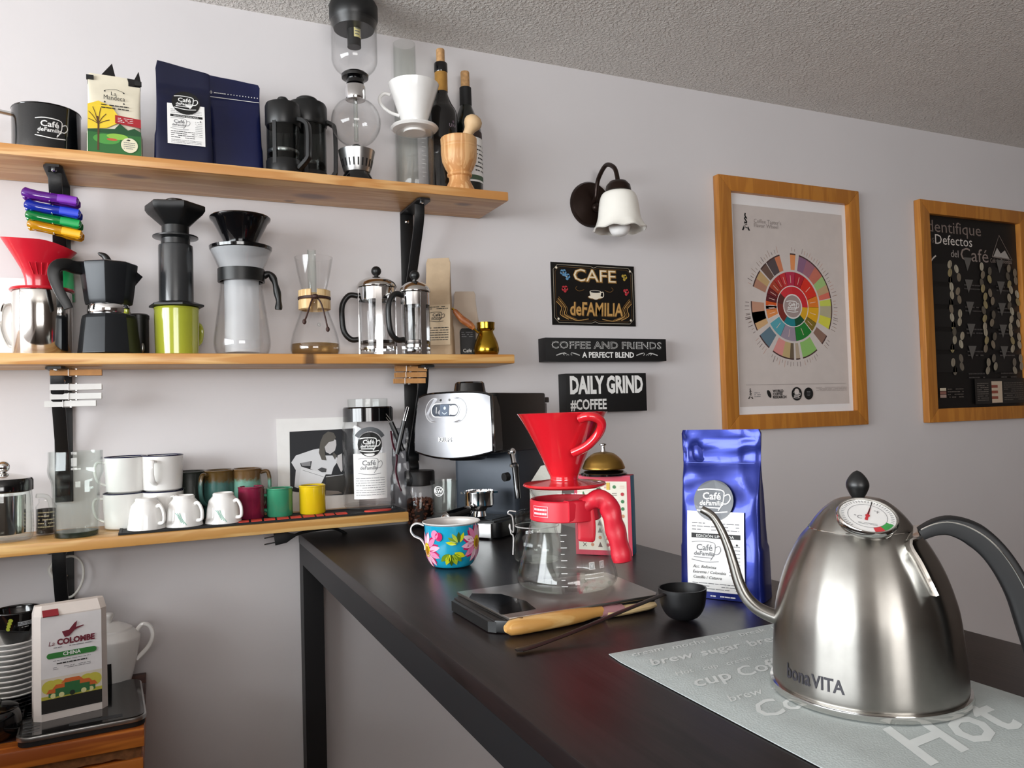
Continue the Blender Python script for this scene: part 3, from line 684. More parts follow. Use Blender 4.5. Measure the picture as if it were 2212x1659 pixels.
# yellow and green coffee bag, black sides
kr = mat('bag_cream', '#e9e1cb', .45, var=.05); bk = mat('bag_black_foil', '#131214', .3)
q = At(248, 270, Z, -.112)
w_ = 117*q.s*1.0; h_ = q.z(166)
o, fm, hd = bag('coffee_bag', 'cream coffee bag printed with a yellow tree and green hills', q.loc, .03, w_*1.04, w_, h_, .062, kr, bk, seal=.1, wr=.001, power=1.6)
p = Print(fm, .0006); W2 = w_/2*.97
tree_y, g1, g2, g3, redp = (hexm(c) for c in ('#f0cf3a', '#2e6b34', '#4f9a44', '#1f4f2c', '#a8232b'))
p.rect(-W2, h_*.02, W2, h_*.3, g1, 6, 3); p.poly([(-W2, h_*.3), (W2*.0, h_*.33), (W2*.2, h_*.4), (W2*.5, h_*.33), (W2*.75, h_*.36), (W2, h_*.32), (W2, h_*.27), (-W2, h_*.27)], g3)
p.poly([(-W2, h_*.3), (-W2, h_*.6), (-W2*.6, h_*.655), (-W2*.1, h_*.6), (W2*.12, h_*.5), (W2*.1, h_*.4), (-W2*.3, h_*.33)], tree_y)
p.disc(-W2*.3, h_*.2, W2*.5, g2, h_*.06); p.disc(W2*.1, h_*.24, W2*.4, hexm('#8fc04a'), h_*.035); p.disc(-W2*.1, h_*.2, W2*.2, hexm('#c8573c'), h_*.014)
br = hexm('#5a3a22'); p.line([(-W2*.62, h_*.06), (-W2*.6, h_*.36), (-W2*.64, h_*.46)], .003, br, 4)
for du, dv in ((-.35, .14), (-.2, .2), (.1, .2), (.3, .13), (.42, .06), (-.36, .05)): p.line([(-W2*.61, h_*.37), (-W2*(.61-du*.5), h_*(.37+dv*.6)), (-W2*(.61-du), h_*(.37+dv))], .0012, br, 4)
p.text('La', -W2*.02, h_*.745, .011, ink); p.text('Mandeca', 0, h_*.685, .0135, ink, width=W2*.8)
p.line([(-W2*.35, h_*.8), (0, h_*.83), (W2*.35, h_*.8)], .0008, ink, 4)
for sx in (-1, 1):
    for vv in (.79, .65): p.disc(sx*W2*.36, h_*vv, .0016, ink, n=8)
p.lines(-W2*.5, W2*.55, h_*.63, h_*.56, 2, ink, .35, seed=2)
p.poly([(W2*.02, h_*.5), (W2*.02, h_*.4), (W2, h_*.37), (W2, h_*.475)], redp); p.lines(W2*.12, W2*.7, h_*.475, h_*.41, 3, whiteink, .3, seed=3)
p.disc(W2*.55, h_*.15, W2*.32, hexm('#e6e0c4')); p.poly([(W2*.5, h_*.22), (W2*.42, h_*.205), (W2*.55, h_*.2), (W2*.6, h_*.215)], ink); p.lines(W2*.33, W2*.77, h_*.19, h_*.1, 4, greyink, .3, seed=5)
p.build('printed_front', o)
for sx in (-1, 1): G().box(sx*(w_/2-.005)-.006, sx*(w_/2-.005)+.006, -.006, .001, h_*.925, h_*.97).build('tin_tie_end', blackm, o)
for c0, c1, ap, hh_ in ((-.27, .03, -.04, .030), (.36, .5, .46, .022)):
    g = G(); xa, xb, xc = c0*w_, c1*w_, ap*w_; zt = h_*.99
    g.add([(xa, .004, zt), (xb, .004, zt), (xb, .016, zt-.004), (xa, .016, zt-.004), (xc, .010, zt+hh_)], [(0, 1, 4), (1, 2, 4), (2, 3, 4), (3, 0, 4), (0, 3, 2, 1)]); g.build('folded_corner', bk, o)

# two navy coffee bags
navy = mat('navy_foil', '#0d1334', .32, .25, var=.12, vscale=14, coat=.2); navy2 = mat('navy_foil_plain', '#131b4a', .3, .25, var=.15, vscale=14, coat=.2)
q = At(397, 250, Z, -.118); h_ = q.z(146); w_ = 126*q.s
o, fm, hd = bag('coffee_bag', 'tall navy coffee bag with a white label card on the top shelf', q.loc, .0, w_*1.03, w_*.95, h_, .06, navy, seal=.22, top_curve=-.0065, power=2.0)
p = Print(fm, .0008); u0, u1, v0, v1 = (360-396)*q.s, (440-396)*q.s, q.z(324), q.z(234)
label_card(p, u0, v0, u1, v1, seed=3, band='EDICIÓN LIMITADA'); cafe_logo(p, (u0+u1)/2, v1+.004, (u1-u0)*.68, whiteink, .035, ink); p.build('label_card', o)
q = At(507, 260, Z, -.08); h_ = q.z(174); w_ = 116*q.s
o, fm, hd = bag('coffee_bag', 'plain navy coffee bag with a dotted tear line', q.loc, .0, w_*1.03, w_*.98, h_, .06, navy2, seal=.2, top_curve=-.003, power=2.0)
p = Print(fm, .0008); vv = q.z(208)
for k in range(11): p.disc(-w_*.12+k*w_*.055, vv, .0011, whiteink, n=6, up=False)
p.line([(-w_*.46, vv-.009), (w_*.46, vv-.009)], .0013, whiteink); p.text('»', -w_*.44, vv-.003, .014, whiteink); p.lines(-w_*.38, -w_*.16, vv+.002, vv-.002, 1, whiteink, .4); p.build('printed_tear_line', o)

# two black french presses
smoke = glass('smoked_glass', '#c9cccb', .4)
def black_press(label, q, hw, y_top, y_lid0, y_lid1, y_base, angle, knob_hw, reach=1.6):
    t = thing('french_press', label, 'french press', q.loc, 0, 'black plastic french presses on the top shelf')
    R = hw*q.s; zt, z1, z0 = q.z(y_lid0), q.z(y_lid1), 0.0
    G().shell([(R*.93, .012), (R*.93, z1+.004)], .002, 36).build('glass_beaker', smoke, t)
    G().lathe([(R*.4, .0008), (R*.96, .0008), (R*.98, .004), (R*.98, .03), (R*.95, .032), (R*.94, .012)], 36).build('base', black, t)
    G().lathe([(R*.95, z1), (R, z1+.004), (R, zt-.006), (R*.94, zt), (R*.35, zt+.003), (.0005, zt+.003)], 36).build('lid', black, t)
    G().lathe([(R*.06, zt), (knob_hw*q.s*.7, zt+.004), (knob_hw*q.s, zt+.007), (knob_hw*q.s, zt+.012), (knob_hw*q.s*.8, zt+.015), (.0005, zt+.0155)], 24).build('knob', black, t)
    G().lathe([(.0022, .03), (.0022, zt)], 8).build('plunger_rod', chrome, t)
    G().lathe([(R*.85, .045), (R*.88, .048), (R*.88, .052), (R*.5, .056)], 28).build('filter_disc', silver, t)
    d = Vector((math.cos(angle), math.sin(angle), 0)); up = Vector((0, 0, 1))
    pts = [d*R*.97+up*(z1+.012), d*(R*(reach*.5+.5))+up*(z1+.008), d*(R*reach)+up*(z1-.006), d*(R*reach)+up*(.045), d*(R*(reach-.07))+up*.032, d*(R*.97)+up*.014]
    G().tube(spl(pts, 4), (.007, .0045), 8, side=d.cross(up), square=True).build('handle', black, t)
    for k in (-1, 1):
        a = angle+k*PI/2; G().box(R*.93, R*.99, -.004, .004, .02, z1+.01).build('strap', black, t, rotz=a)
    return t
q = At(612, 300, Z, -.118); black_press('black french press with flat lid, standing in front of its twin', q, 39, 214, 228, 276, 360, q.a_cam+1.05, 12)
q = At(664, 300, Z, -.052); black_press('taller black french press behind its twin, beside the siphon', q, 44, 206, 228, 276, 376, q.a_cam+1.5, 23, 1.38)

# siphon brewer
q = At(769, 266, Z, -.115); t = thing('siphon_brewer', 'glass vacuum siphon coffee maker with black lid and round bulb', 'coffee maker', q.loc)
P_ = q.rows
G().lathe(P_([(15, 103), (15, 66), (44, 66), (50, 50), (53, 44), (53, 18), (49, 10), (0.3, 6)]), 40).build('lid', black, t)
p = Print(wrap(P_([(15, 103), (15, 60)]), q.a_cam, 15*q.s)); p.rect(0, q.z(86), .021, q.z(50), hexm('#e6dc9a'), 6); p.lines(.002, .013, q.z(52), q.z(83), 5, greyink, .4, seed=8); p.rect(.0145, q.z(84), .0205, q.z(56), paper, 2); p.lines(.015, .020, q.z(57), q.z(83), 8, ink, .5, 0, seed=3); p.build('price_sticker', t)
up_ = smooth_prof(P_([(13, 178), (16, 168), (28, 161), (42, 150), (49, 136), (50, 118), (50, 44)]), 4)
G().lathe(up_+[(r-.0015, z) for r, z in reversed(up_)], 44).build('upper_chamber', clear, t)
G().lathe(P_([(13, 184), (19, 182), (19, 172), (29, 170), (30, 164), (26, 160), (8, 158)]), 32).build('rubber_seal', gloss_black, t)
G().lathe(P_([(14, 219), (21, 217), (22.5, 212), (22.5, 190), (20, 185), (12, 184)]), 32).build('chrome_collar', chrome, t)
b_ = smooth_prof(P_([(.4, 318), (18, 315), (38, 302), (51, 282), (54, 264), (50, 244), (38, 227), (22, 217), (17, 214)]), 4)
G().lathe(b_+[(max(r-.0014, .0003), z) for r, z in reversed(b_)], 44).build('lower_bulb', clear, t)
G().lathe(P_([(5, 305), (5, 180)])+P_([(4, 180), (4, 305)]), 14).build('siphon_tube', clear2, t)
G().tube([Vector((.001, -.002, q.z(y))) for y in (302, 270, 240, 215, 160)], .0011, 6).build('bead_chain', chrome, t)
G().lathe(P_([(10, 345), (11, 330), (11.5, 318), (8, 314)]), 20).build('wick_holder', black, t)
cup = P_([(28, 374), (31, 366), (36, 345), (40, 328)])
g = G().shell(cup, .0015, 40); g.build('burner_cup', silver, t)
pc = prof_r(cup)
for k in range(22):
    a = 2*PI*k/22; z0, z1 = q.z(365), q.z(349); G().add([(math.cos(a+s)*(pc(z)+.0004), math.sin(a+s)*(pc(z)+.0004), z) for z in (z0, z1) for s in (-.05, .05)], [(0, 1, 3, 2)]).build('slot', blackm, t, smooth=0, recalc=False)
G().lathe(P_([(34, 403.5), (36, 399), (36, 391), (30, 380), (27, 374), (.4, 373)]), 36).build('base', gloss_black, t)

# white dripper, its glass server, glass tube
q = At(897, 330, Z, -.112); ps = thing('glass_server', 'clear cylindrical glass server under the white dripper', 'server', q.loc)
sp = [(40*q.s, .0005), (41*q.s, .004), (41*q.s, q.z(288))]
G().shell(sp, .002, 40, floor=.006).build('glass_body', clear, ps)
p = Print(wrap(sp, q.a_cam+.35, 41*q.s))
for k in range(10): p.rect(0, .02+k*.009, .010 if k % 2 else .006, .0206+k*.009, whiteink, 2, up=False)
p.build('scale_marks', ps)
zb = Z+q.z(287); q2 = At(890, 230, zb, -.112); q2.loc.x = q.loc.x; t = thing('pour_over_dripper', 'white ceramic cone dripper with a loop handle', 'dripper', q2.loc)
def cone_dripper(t, q, plate, ring, cone, m, hpts, hr, spiral=.0):
    P_ = q.rows
    G().lathe(P_(ring), 40).build('foot_ring', m, t); G().lathe(P_(plate), 44).build('plate', m, t)
    c = P_(cone); seg = 48; v = []; f = []; cc = c+[(max(r-.0035, .002), z) for r, z in reversed(c)]
    for r, z in cc:
        for k in range(seg): a = 2*PI*k/seg; rr = r*(1+spiral*math.sin(12*a+z*60)); v.append((rr*math.cos(a), rr*math.sin(a), z))
    for i in range(len(cc)):
        j = (i+1) % len(cc)
        for k in range(seg): f.append((i*seg+k, i*seg+(k+1) % seg, j*seg+(k+1) % seg, j*seg+k))
    G().add(v, f).build('cone', m, t, smooth=50)
    if hpts: G().tube(spl(hpts, 6), hr, 12).build('handle', m, t)
cone_dripper(t, q2, [(20, 283), (48, 281), (52, 277), (50, 274), (24, 272), (20, 274)], [(20, 287), (24, 287), (24, 281), (20, 281)], smooth_prof([(27, 276), (27, 268), (33, 250), (43, 220), (52, 194), (55, 184)], 3), white, q2.side([(839, 206), (826, 203), (816, 213), (820, 228), (838, 243), (858, 250)], 0), .0036)
q = At(874, 140, Z, -.03); sp = [(24*q.s, .0005), (24.5*q.s, .003), (24.5*q.s, q.z(96))]
g = thing('glass_tube', 'tall narrow clear glass cylinder standing behind the white dripper', 'glass', q.loc); G().shell(sp, .0016, 28, floor=.004).build('glass_body', glass('thin_clear_glass', '#fafbfa', .18), g)

# wine bottles
dark_glass = mat('bottle_glass', '#0b0a0b', .06, coat=.5, var=.02); cork = mat('cork', '#c79a68', .8, var=.25, vscale=160, bump=.3, bscale=300)
q = At(956, 300, Z, -.066); P_ = q.rows; t = thing('wine_bottle', 'dark wine bottle with gold foil neck and a cork', 'bottle', q.loc)
bp = smooth_prof(P_([(32, 428), (33.5, 424), (33.5, 300), (33.5, 262), (31, 242), (22, 226), (14.5, 208), (13.5, 200)]), 4)
G().lathe([(.0004, .003), (bp[0][0]*.8, .0008)]+bp+[(.0005, bp[-1][1])], 36).build('bottle', dark_glass, t)
G().lathe(P_([(14, 200), (14, 159), (.4, 159)]), 28).build('gold_foil', mat('gold_foil', '#b98a45', .35, .5, var=.12, vscale=80), t)
G().lathe(P_([(14, 159), (14.8, 157), (14.8, 140), (13.5, 138), (.4, 138)]), 28).build('neck_ring', gloss_black, t)
G().lathe(P_([(9.2, 138), (9.2, 110), (8.4, 108), (.4, 108)]), 20).build('cork', cork, t)
p = Print(wrap(bp, q.a_cam+.75, 35.5*q.s)); p.text('UVA', 0, q.z(284), .011, hexm('#8d7f8a'), bold=.01); p.disc(.001, q.z(272), .003, hexm('#5f4f5c')); p.build('lettering', t)
q = At(1008, 300, Z, -.036); P_ = q.rows; t = thing('wine_bottle', 'dark bottle with black capsule and white label behind the mortar', 'bottle', q.loc)
bp = smooth_prof(P_([(31, 439), (33, 434), (33, 330), (32.5, 290), (28, 268), (20, 248), (13.5, 232), (12.5, 222), (12, 192)]), 4)
G().lathe([(.0004, .003), (bp[0][0]*.8, .0008)]+bp+[(.0005, bp[-1][1])], 36).build('bottle', mat('green_black_glass', '#0a120d', .08, coat=.5, var=.02), t)
G().lathe(P_([(14, 262), (13.2, 232), (12.8, 191), (.4, 190.5)]), 28).build('capsule', blackm, t)
G().lathe(P_([(9.6, 190.5), (9.6, 158), (9, 156.5), (.4, 156.5)]), 20).build('cork', cork, t)
p = Print(wrap(bp, q.a_cam+.6, 33*q.s), .0003); p.rect(-.03, q.z(400), .036, q.z(305), paper, 18); p.rect(-.03, q.z(303), .036, q.z(290), hexm('#3a2a26'), 18); p.lines(-.002, .033, q.z(318), q.z(380), 7, ink, .35, seed=5); p.rect(-.03, q.z(396), .036, q.z(386), hexm('#4a5f4a'), 18); p.build('label', t)

# mortar and pestle
lw = wood('turned_wood', '#e2b27c', '#c98f58', '#6d3a20', 'Z', scale=2, rough=.5); pw = mat('pale_wood', '#d9b78c', .6, var=.1)
q = At(992, 350, Z, -.132); P_ = q.rows; t = thing('mortar', 'turned wooden mortar cup with two grooves on a foot', 'mortar', q.loc)
mp_ = P_([(33, 416.5), (33, 412), (28, 402), (23, 392), (23, 384), (27, 381), (27, 377), (25, 374), (31, 364), (37, 350), (39, 335), (39.2, 324), (38.6, 323), (39.2, 322), (39, 318), (38.4, 317), (39, 316), (39.5, 302), (38, 300)])
G().lathe([(.0004, .0005)]+mp_+P_([(34, 302), (33, 330), (22, 352), (.4, 358)]), 40).build('cup', lw, t)
pe = thing('pestle', 'pale wooden pestle with round head leaning in the mortar', 'pestle', q.loc)
a, b = q.side([(985, 346), (1024, 266)]); a.z = max(a.z, .072); dr = (b-a).normalized(); sc = q.s
g = G(); path = [a+dr*((b-a).length*k) for k in (0, .08, .35, .6, .75, .82, .87, .93, 1.0, 1.08, 1.15, 1.2)]; rad = [x*sc for x in (6, 11, 11.5, 11, 11, 12.5, 15, 18.5, 20, 18.5, 13, 3)]
g.tube(path, rad, 18).build('handle', pw, pe)

# bag clips on the bracket
def clip(label, px, py, c, tilt):
    YC = -.097+.0011*(py-429)/2.2; p0 = onY(px, py, YC); t = thing('bag_clip', label, 'clip', (p0.x, YC, p0.z), 0, 'coloured bag clips on the bracket'); t.rotation_euler = (0, tilt, 0)
    body = mat('clip_'+c, c, .1, 0, coat=.5, trans=.55, var=.05); grip = mat('clip_grip_'+c, c, .45, var=.05)
    for sgn, nm in ((-1, 'front_jaw'), (1, 'back_jaw')):
        y0 = sgn*.011; pts = [(-.046, y0*.45, .003*-sgn), (-.03, y0*.7, 0), (0, y0*.8, 0), (.022, y0*1.1, 0), (.044, y0*1.6, .002*sgn)]
        j = G().tube(spl(pts, 4), [(.002, .005)]+[(.0042, .0085)]*4+[(.004, .008)]*6+[(.0042, .0092)]*5+[(.002, .005)], 12, side=(0, 1, 0)).build(nm, body, t)
        G().tube(spl([(.010, y0*1.0+sgn*.0036, 0), (.026, y0*1.25+sgn*.0036, 0), (.041, y0*1.5+sgn*.0036, 0)], 3), (.002, .0065), 10, side=(0, 1, 0)).build('grip', grip, j)
    G().tube([(-.002, -.010, .007), (-.002, -.010, -.007), (-.002, .010, -.007), (-.002, .010, .007)], .0012, 6, closed=True).build('spring', chrome, t)
    G().lathe([(.0035, -.0085), (.0035, .0085)], 12, (-.034, 0, 0)).build('pivot', body, t)
clip('purple see-through bag clip, topmost on the bracket', 112, 429, '#7a2fb0', .13); clip('blue see-through bag clip between the purple and green clips', 117, 455, '#2540c8', .15)
clip('green see-through bag clip between the blue and yellow clips', 119, 477, '#129a4c', .17); clip('yellow see-through bag clip, lowest of the four', 122, 498, '#f0b21c', .2)

# ================================================================== MIDDLE SHELF
Z = S2
# white card at the left end
p0 = onY(-8, 690, -.03); t = thing('picture_card', 'white card with a dark picture leaning on the wall behind the steel pitcher', 'card', (p0.x, -.03, Z))
G().obox((0, .006, .075), (.045, 0, 0), (0, .001, 0), (0, .008, .075)).build('card', paper, t)
p = Print(flat((0, .0045, 0), (1, 0, 0), (0, .106, .994), (0, -.994, .106))); p.rect(-.04, .055, .025, .125, hexm('#3a3230')); p.line([(-.04, .05), (.033, .05)], .0006, greyink); p.build('picture', t)

# steel pitcher with red dripper
q = At(92, 690, Z, -.07); t = thing('steel_pitcher', 'polished steel milk pitcher under the red plastic dripper', 'pitcher', q.loc)
pp = [(64*q.s, .0005), (66*q.s, .003), (66*q.s, q.z(640)), (65*q.s, q.z(632))]
G().shell(pp, .0012, 48).build('body', polished, t)
d = (q.to*.8-q.right).normalized(); h0 = [d*(66*q.s)+Vector((0, 0, .1)), d*(66*q.s+.03)+Vector((0, 0, .098)), d*(66*q.s+.036)+Vector((0, 0, .06)), d*(66*q.s+.022)+Vector((0, 0, .025)), d*(66*q.s)+Vector((0, 0, .02))]
G().tube(spl(h0, 5), (.006, .003), 8, side=q.cam).build('handle', polished, t)
zb = Z+q.z(632)+.0006; redp = mat('red_plastic', '#c01a2c', .22, coat=.3, var=.04)
q2 = At(92, 570, zb, -.07); q2.loc = Vector((q.loc.x, q.loc.y, zb)); t = thing('fan_dripper', 'red plastic fan-shaped coffee dripper on the steel pitcher', 'dripper', q2.loc)
def fan(zs, t_=0):
    v = []; f = []; seg = 40
    return v, f
seg = 44; v = []; f = []; rws = [(.0, 30, 20), (q2.z(602), 33, 20), (q2.z(585), 40, 27), (q2.z(560), 57, 36), (q2.z(536), 75, 46), (q2.z(524), 84, 50)]
def fring(z, a, b_, inset, k, last):
    an = 2*PI*k/seg; x = (a*q2.s-inset)*math.cos(an); y = (b_*q2.s-inset)*math.sin(an)
    up_ = .005-.020*max(0, math.cos(an))**1.5+.006*math.sin(an)
    pt = q2.right*(x-.004)-q2.cam*y*1.0
    return (pt.x, pt.y, z+up_*max(0, min(1, (z-.03)/.06)))
outer = [(z, a, b_) for z, a, b_ in rws]
for i, (z, a, b_) in enumerate(outer):
    for k in range(seg): v.append(fring(z+.004 if i == 0 else z, a, b_, 0, k, i == len(outer)-1))
for i, (z, a, b_) in enumerate(reversed(outer)):
    for k in range(seg): v.append(fring(z+.004 if i == len(outer)-1 else z, a, b_, .0025, k, i == 0))
n = len(outer)*2
for i in range(n):
    j = (i+1) % n
    for k in range(seg): f.append((i*seg+k, i*seg+(k+1) % seg, j*seg+(k+1) % seg, j*seg+k))
G().add(v, f).build('cone', redp, t, smooth=50)
G().lathe([(20*q2.s, .0), (70*q2.s, .0), (72*q2.s, .002), (70*q2.s, .005), (22*q2.s, .009), (20*q2.s, .006)], 40).build('base_plate', redp, t)
for k in range(5):
    g = G(); x = (-18+9*k)*q2.s; a = q2.right*(x*1.0)+q2.cam*(23*q2.s)+Vector((0, 0, .03)); b = q2.right*(x*1.5)+q2.cam*(35*q2.s)+Vector((0, 0, .05)); g.tube([a, b], .0012, 6).build('rib', redp, t)

# green clip hanging upright on the bracket
p0 = onY(147, 600, -.02); t = thing('bag_clip', 'green plastic clip hanging upright behind the moka pot handle', 'clip', (p0.x, -.02, p0.z)); gm = mat('green_plastic', '#159a55', .25, coat=.3)
G().tube(spl([(0, 0, .04), (.001, -.003, .0), (.002, -.008, -.045)], 5), (.004, .009), 10, side=(0, 1, 0), square=True).build('front_jaw', gm, t); G().tube(spl([(0, .004, .04), (.001, .007, .0), (.002, .010, -.045)], 5), (.003, .009), 10, side=(0, 1, 0), square=True).build('back_jaw', gm, t)
G().lathe([(.003, -.009), (.003, .009)], 10, (0, 0, .03)).build('spring', chrome, t)

# moka pot
moka = mat('moka_black', '#1a1d21', .34, .35, var=.04); q = At(236, 690, Z, -.112); P_ = q.rows
t = thing('moka_pot', 'black octagonal stovetop moka pot with a silver band', 'moka pot', q.loc); ph = q.a_cam+PI/8+.25
G().lathe([(.0005, .0005)]+P_([(71, 765), (70.5, 762), (61, 690), (58, 682), (47, 679)]), 8, facet=ph).build('boiler', moka, t, smooth=10, bevel=.0015)
G().lathe(P_([(46, 680), (47.5, 677), (47.5, 663), (46, 660)]), 44).build('band', chrome, t)
G().lathe(P_([(42, 661), (52, 659), (54, 650), (64, 582), (65, 573), (61, 571), (20, 568), (.4, 567)]), 8, facet=ph).build('upper_chamber', moka, t, smooth=10, bevel=.0015)
G().lathe(P_([(56, 572), (58, 570.5), (40, 567), (10, 564), (.4, 564)]), 8, facet=ph).build('lid', silver, t, smooth=10)
a = q.side([(284, 578), (311, 595), (290, 620), (277, 650)]); cam3 = q.cam
g = G(); w0 = cam3*.011; A1, A2, A3, A4 = a
g.add([A1+w0*1.6, A1-w0*1.6, A2+w0*.12, A2-w0*.12, A3+w0*.5, A3-w0*.5, A4+w0*.2-q.right*.006, A4-w0*.2-q.right*.006, A1-q.right*.015+w0*1.6, A1-q.right*.015-w0*1.6], [(0, 2, 3, 1), (0, 4, 2), (1, 3, 5), (2, 4, 5, 3), (4, 6, 7, 5), (8, 0, 1, 9), (8, 6, 4, 0), (9, 1, 5, 7), (8, 9, 7, 6)]); g.build('spout', moka, t)
k_ = q.side([(236, 569), (232, 560), (226, 553), (213, 548)]); G().tube(spl(k_, 4), [(x*q.s, x*q.s) for x in (10, 9.6, 9.2, 8.8, 8.5, 8.3, 8, 7.6, 7, 6.2, 5, 3.4, 1.2)], 12).build('lid_knob', black, t)
hp = q.side([(183, 582), (165, 583), (146, 580), (129, 586), (122, 600), (126, 620), (137, 645), (147, 662), (152, 673)])
hp = [h_+q.cam*o_ for h_, o_ in zip(hp, (0, .008, .018, .026, .028, .028, .028, .028, .028))]
G().tube(spl(hp, 4), [((9+.5*math.sin(i*.2))*q.s, (16-.2*i)*q.s) for i in range(33)], 12, side=q.cam, square=True).build('handle', black, t)
G().ball(q.side([(165, 573)])[0]+q.cam*.004, .004, (1, 1, 1), 10).build('hinge_pin', chrome, t)
vp = q.side([(286, 715)], .012)[0]; G().ball(vp, .006, (1, 1, 1), 12).build('safety_valve', chrome, t)
p0 = At(300, 720, Z, -.045); t = thing('small_canister', 'small black canister half hidden behind the moka pot', 'canister', p0.loc)
G().lathe([(.0005, .0005), (.017, .0005), (.018, .003), (.018, p0.z(690)), (.0005, p0.z(690))], 24).build('body', black, t); G().lathe([(.019, p0.z(690)), (.019, p0.z(682)), (.016, p0.z(679)), (.0005, p0.z(679))], 24).build('lid', black, t)
G().ball((p0.cam*.018+p0.right*.006+Vector((0, 0, .018))), .006, (.6, .6, 1.6), 12).build('clasp', silver, t)

# lime mug with the plunger brewer standing on it
lime = mat('lime_glaze', '#a8ae3a', .15, coat=.4, var=.03); q = At(382, 700, Z, -.1); P_ = q.rows
pm = P_([(45, 770), (47, 766), (48, 740), (49, 668)]); pm = [(r, max(z, .0005)) for r, z in pm]
mug('lime_mug', 'lime green mug under the black plunger coffee press', 'mug', q.loc, pm, .003, lime, lime, lime, math.atan2(q.right.y, q.right.x)+.75, (.02, .062), .02, (.006, .005))
zb = Z+pm[-1][1]+.0028; q2 = At(380, 560, zb, -.1); q2.loc = Vector((q.loc.x, q.loc.y, zb)); P_ = q2.rows; off = q2.z(667)
def PP(rr): return [(r, z-off) for r, z in P_(rr)]
aero = mat('grey_black_plastic', '#1e2022', .3, coat=.2); smokep = mat('smoke_plastic', '#2e3032', .2, coat=.3)
t = thing('plunger_press', 'black plunger coffee press with hexagonal funnel on the lime mug', 'coffee maker', q2.loc)
G().lathe(PP([(40, 667), (63, 666), (63, 662), (42, 656), (39, 655)]), 6, facet=q2.a_cam+.2).build('filter_flange', black, t, smooth=20)
G().lathe(PP([(38, 656), (38, 540), (37.5, 534), (34, 532)]), 36).build('chamber', smokep, t)
G().lathe(PP([(32, 535), (32, 520), (50, 517), (50, 514), (32, 512), (30, 509)]), 36).build('plunger', aero, t)
g = G(); c = PP([(30, 512), (30, 492), (58, 466), (63, 458), (63, 449), (60, 447)]); seg = 48; v = []; f = []
def hexr(a, k): a = (a-q2.a_cam-.3) % (PI/3)-PI/6; return 1+(1/max(math.cos(a), .87)-1.07)*k
cc = c+[(r-.002, z) for r, z in reversed(c)]; kk = [0, 0, .9, 1, 1, 1]; kk = kk+kk[::-1]
for (r, z), kq in zip(cc, kk):
    for k in range(seg): a = 2*PI*k/seg; v.append((r*hexr(a, kq)*math.cos(a), r*hexr(a, kq)*math.sin(a), z))
for i in range(len(cc)):
    j = (i+1) % len(cc)
    for k in range(seg): f.append((i*seg+k, i*seg+(k+1) % seg, j*seg+(k+1) % seg, j*seg+k))
g.add(v, f).build('funnel', black, t)
G().lathe(PP([(20, 449), (22, 437), (18, 434), (.4, 433)]), 20).build('stirrer_cap', black, t)

# ice brewer: glass pot with black cone
q = At(523, 690, Z, -.1); P_ = q.rows; t = thing('drip_pot', 'glass drip pot with black cone on top and black handle band', 'coffee maker', q.loc)
gp = smooth_prof(P_([(52, 768), (58, 762), (62, 745), (60, 720), (52, 665), (46, 620), (46, 592), (52, 575), (67, 542)]), 4)
gp = [(r, max(z, .0005)) for r, z in gp]
G().shell(gp, .0018, 44, floor=.003).build('glass_pot', clear, t)
frost = mat('frosted_plastic', '#c9ccd0', .35, trans=.5, var=.05); frost2 = glass('frosted_tube', '#d8dade', .2, .3)
fz = smooth_prof(P_([(38, 762), (38, 612), (44, 585), (64, 545), (66, 538)]), 3); fz = [(r, max(z, .006)) for r, z in fz]
G().lathe(fz, 40).build('filter_core', film('grey_mesh', '#e3e6ea', .45), t)
G().lathe(P_([(47, 610), (51.5, 610), (51.5, 583), (47, 583)]), 40, close=True).build('band', black, t)
G().lathe(P_([(60, 545), (68, 541), (69, 535), (64, 533)]), 44).build('rim_ring', gloss_black, t)
c = P_([(35, 540), (36, 528), (60, 482), (66, 476), (67, 472), (65, 470)]); G().lathe(c+[(r-.002, z) for r, z in reversed(c)], 44, close=True).build('cone', gloss_black, t)
hp = q.side([(570, 596), (584, 590), (594, 602), (600, 625), (604, 650), (603, 668)]); G().tube(spl(hp, 4), [((8)*q.s, (7.5+1.2*math.sin(i*1.1))*q.s) for i in range(21)], 12, side=q.cam).build('handle', black, t)

# hourglass flask with wooden collar
q = At(680, 690, Z, -.1); P_ = q.rows; t = thing('hourglass_brewer', 'hourglass glass coffee flask with wooden collar and leather tie', 'coffee maker', q.loc)
gp = smooth_prof(P_([(46, 768), (52, 763), (54, 750), (48, 720), (37, 690), (27, 662), (24, 645), (28, 625), (36, 590), (42, 557)]), 4); gp = [(r, max(z, .0005)) for r, z in gp]
G().shell(gp, .0016, 44, floor=.003).build('flask', clear, t)
amber = glass('amber_film', '#d9c6a4', .25)
G().lathe([(.0005, .004)]+[(r-.0022, z) for r, z in gp if .004 < z < .03], 40).build('coffee_tint', amber, t)
cw = P_([(28, 671), (35, 669), (35, 650), (32, 648), (35, 646), (35, 629), (28, 627), (26, 648)])
g = G(); seg = 44; v = []; f = []; a0 = q.a_cam; idx = list(range(seg))
for r, z in cw:
    for k in range(seg+1): a = a0+.22+(2*PI-.44)*k/seg; v.append((r*math.cos(a), r*math.sin(a), z))
n = len(cw)
for i in range(n):
    for k in range(seg): f.append((i*(seg+1)+k, i*(seg+1)+k+1, ((i+1) % n)*(seg+1)+k+1, ((i+1) % n)*(seg+1)+k))
f += [tuple(i*(seg+1) for i in range(n)), tuple(i*(seg+1)+seg for i in range(n))[::-1]]
g.add(v, f).build('wooden_collar', wood('collar_wood', '#e6c896', '#cfa76c', '#6d3a20', 'Z', scale=2, rough=.5), t)
lea = mat('brown_leather', '#3a2019', .6, bump=.2); zc = q.z(645)
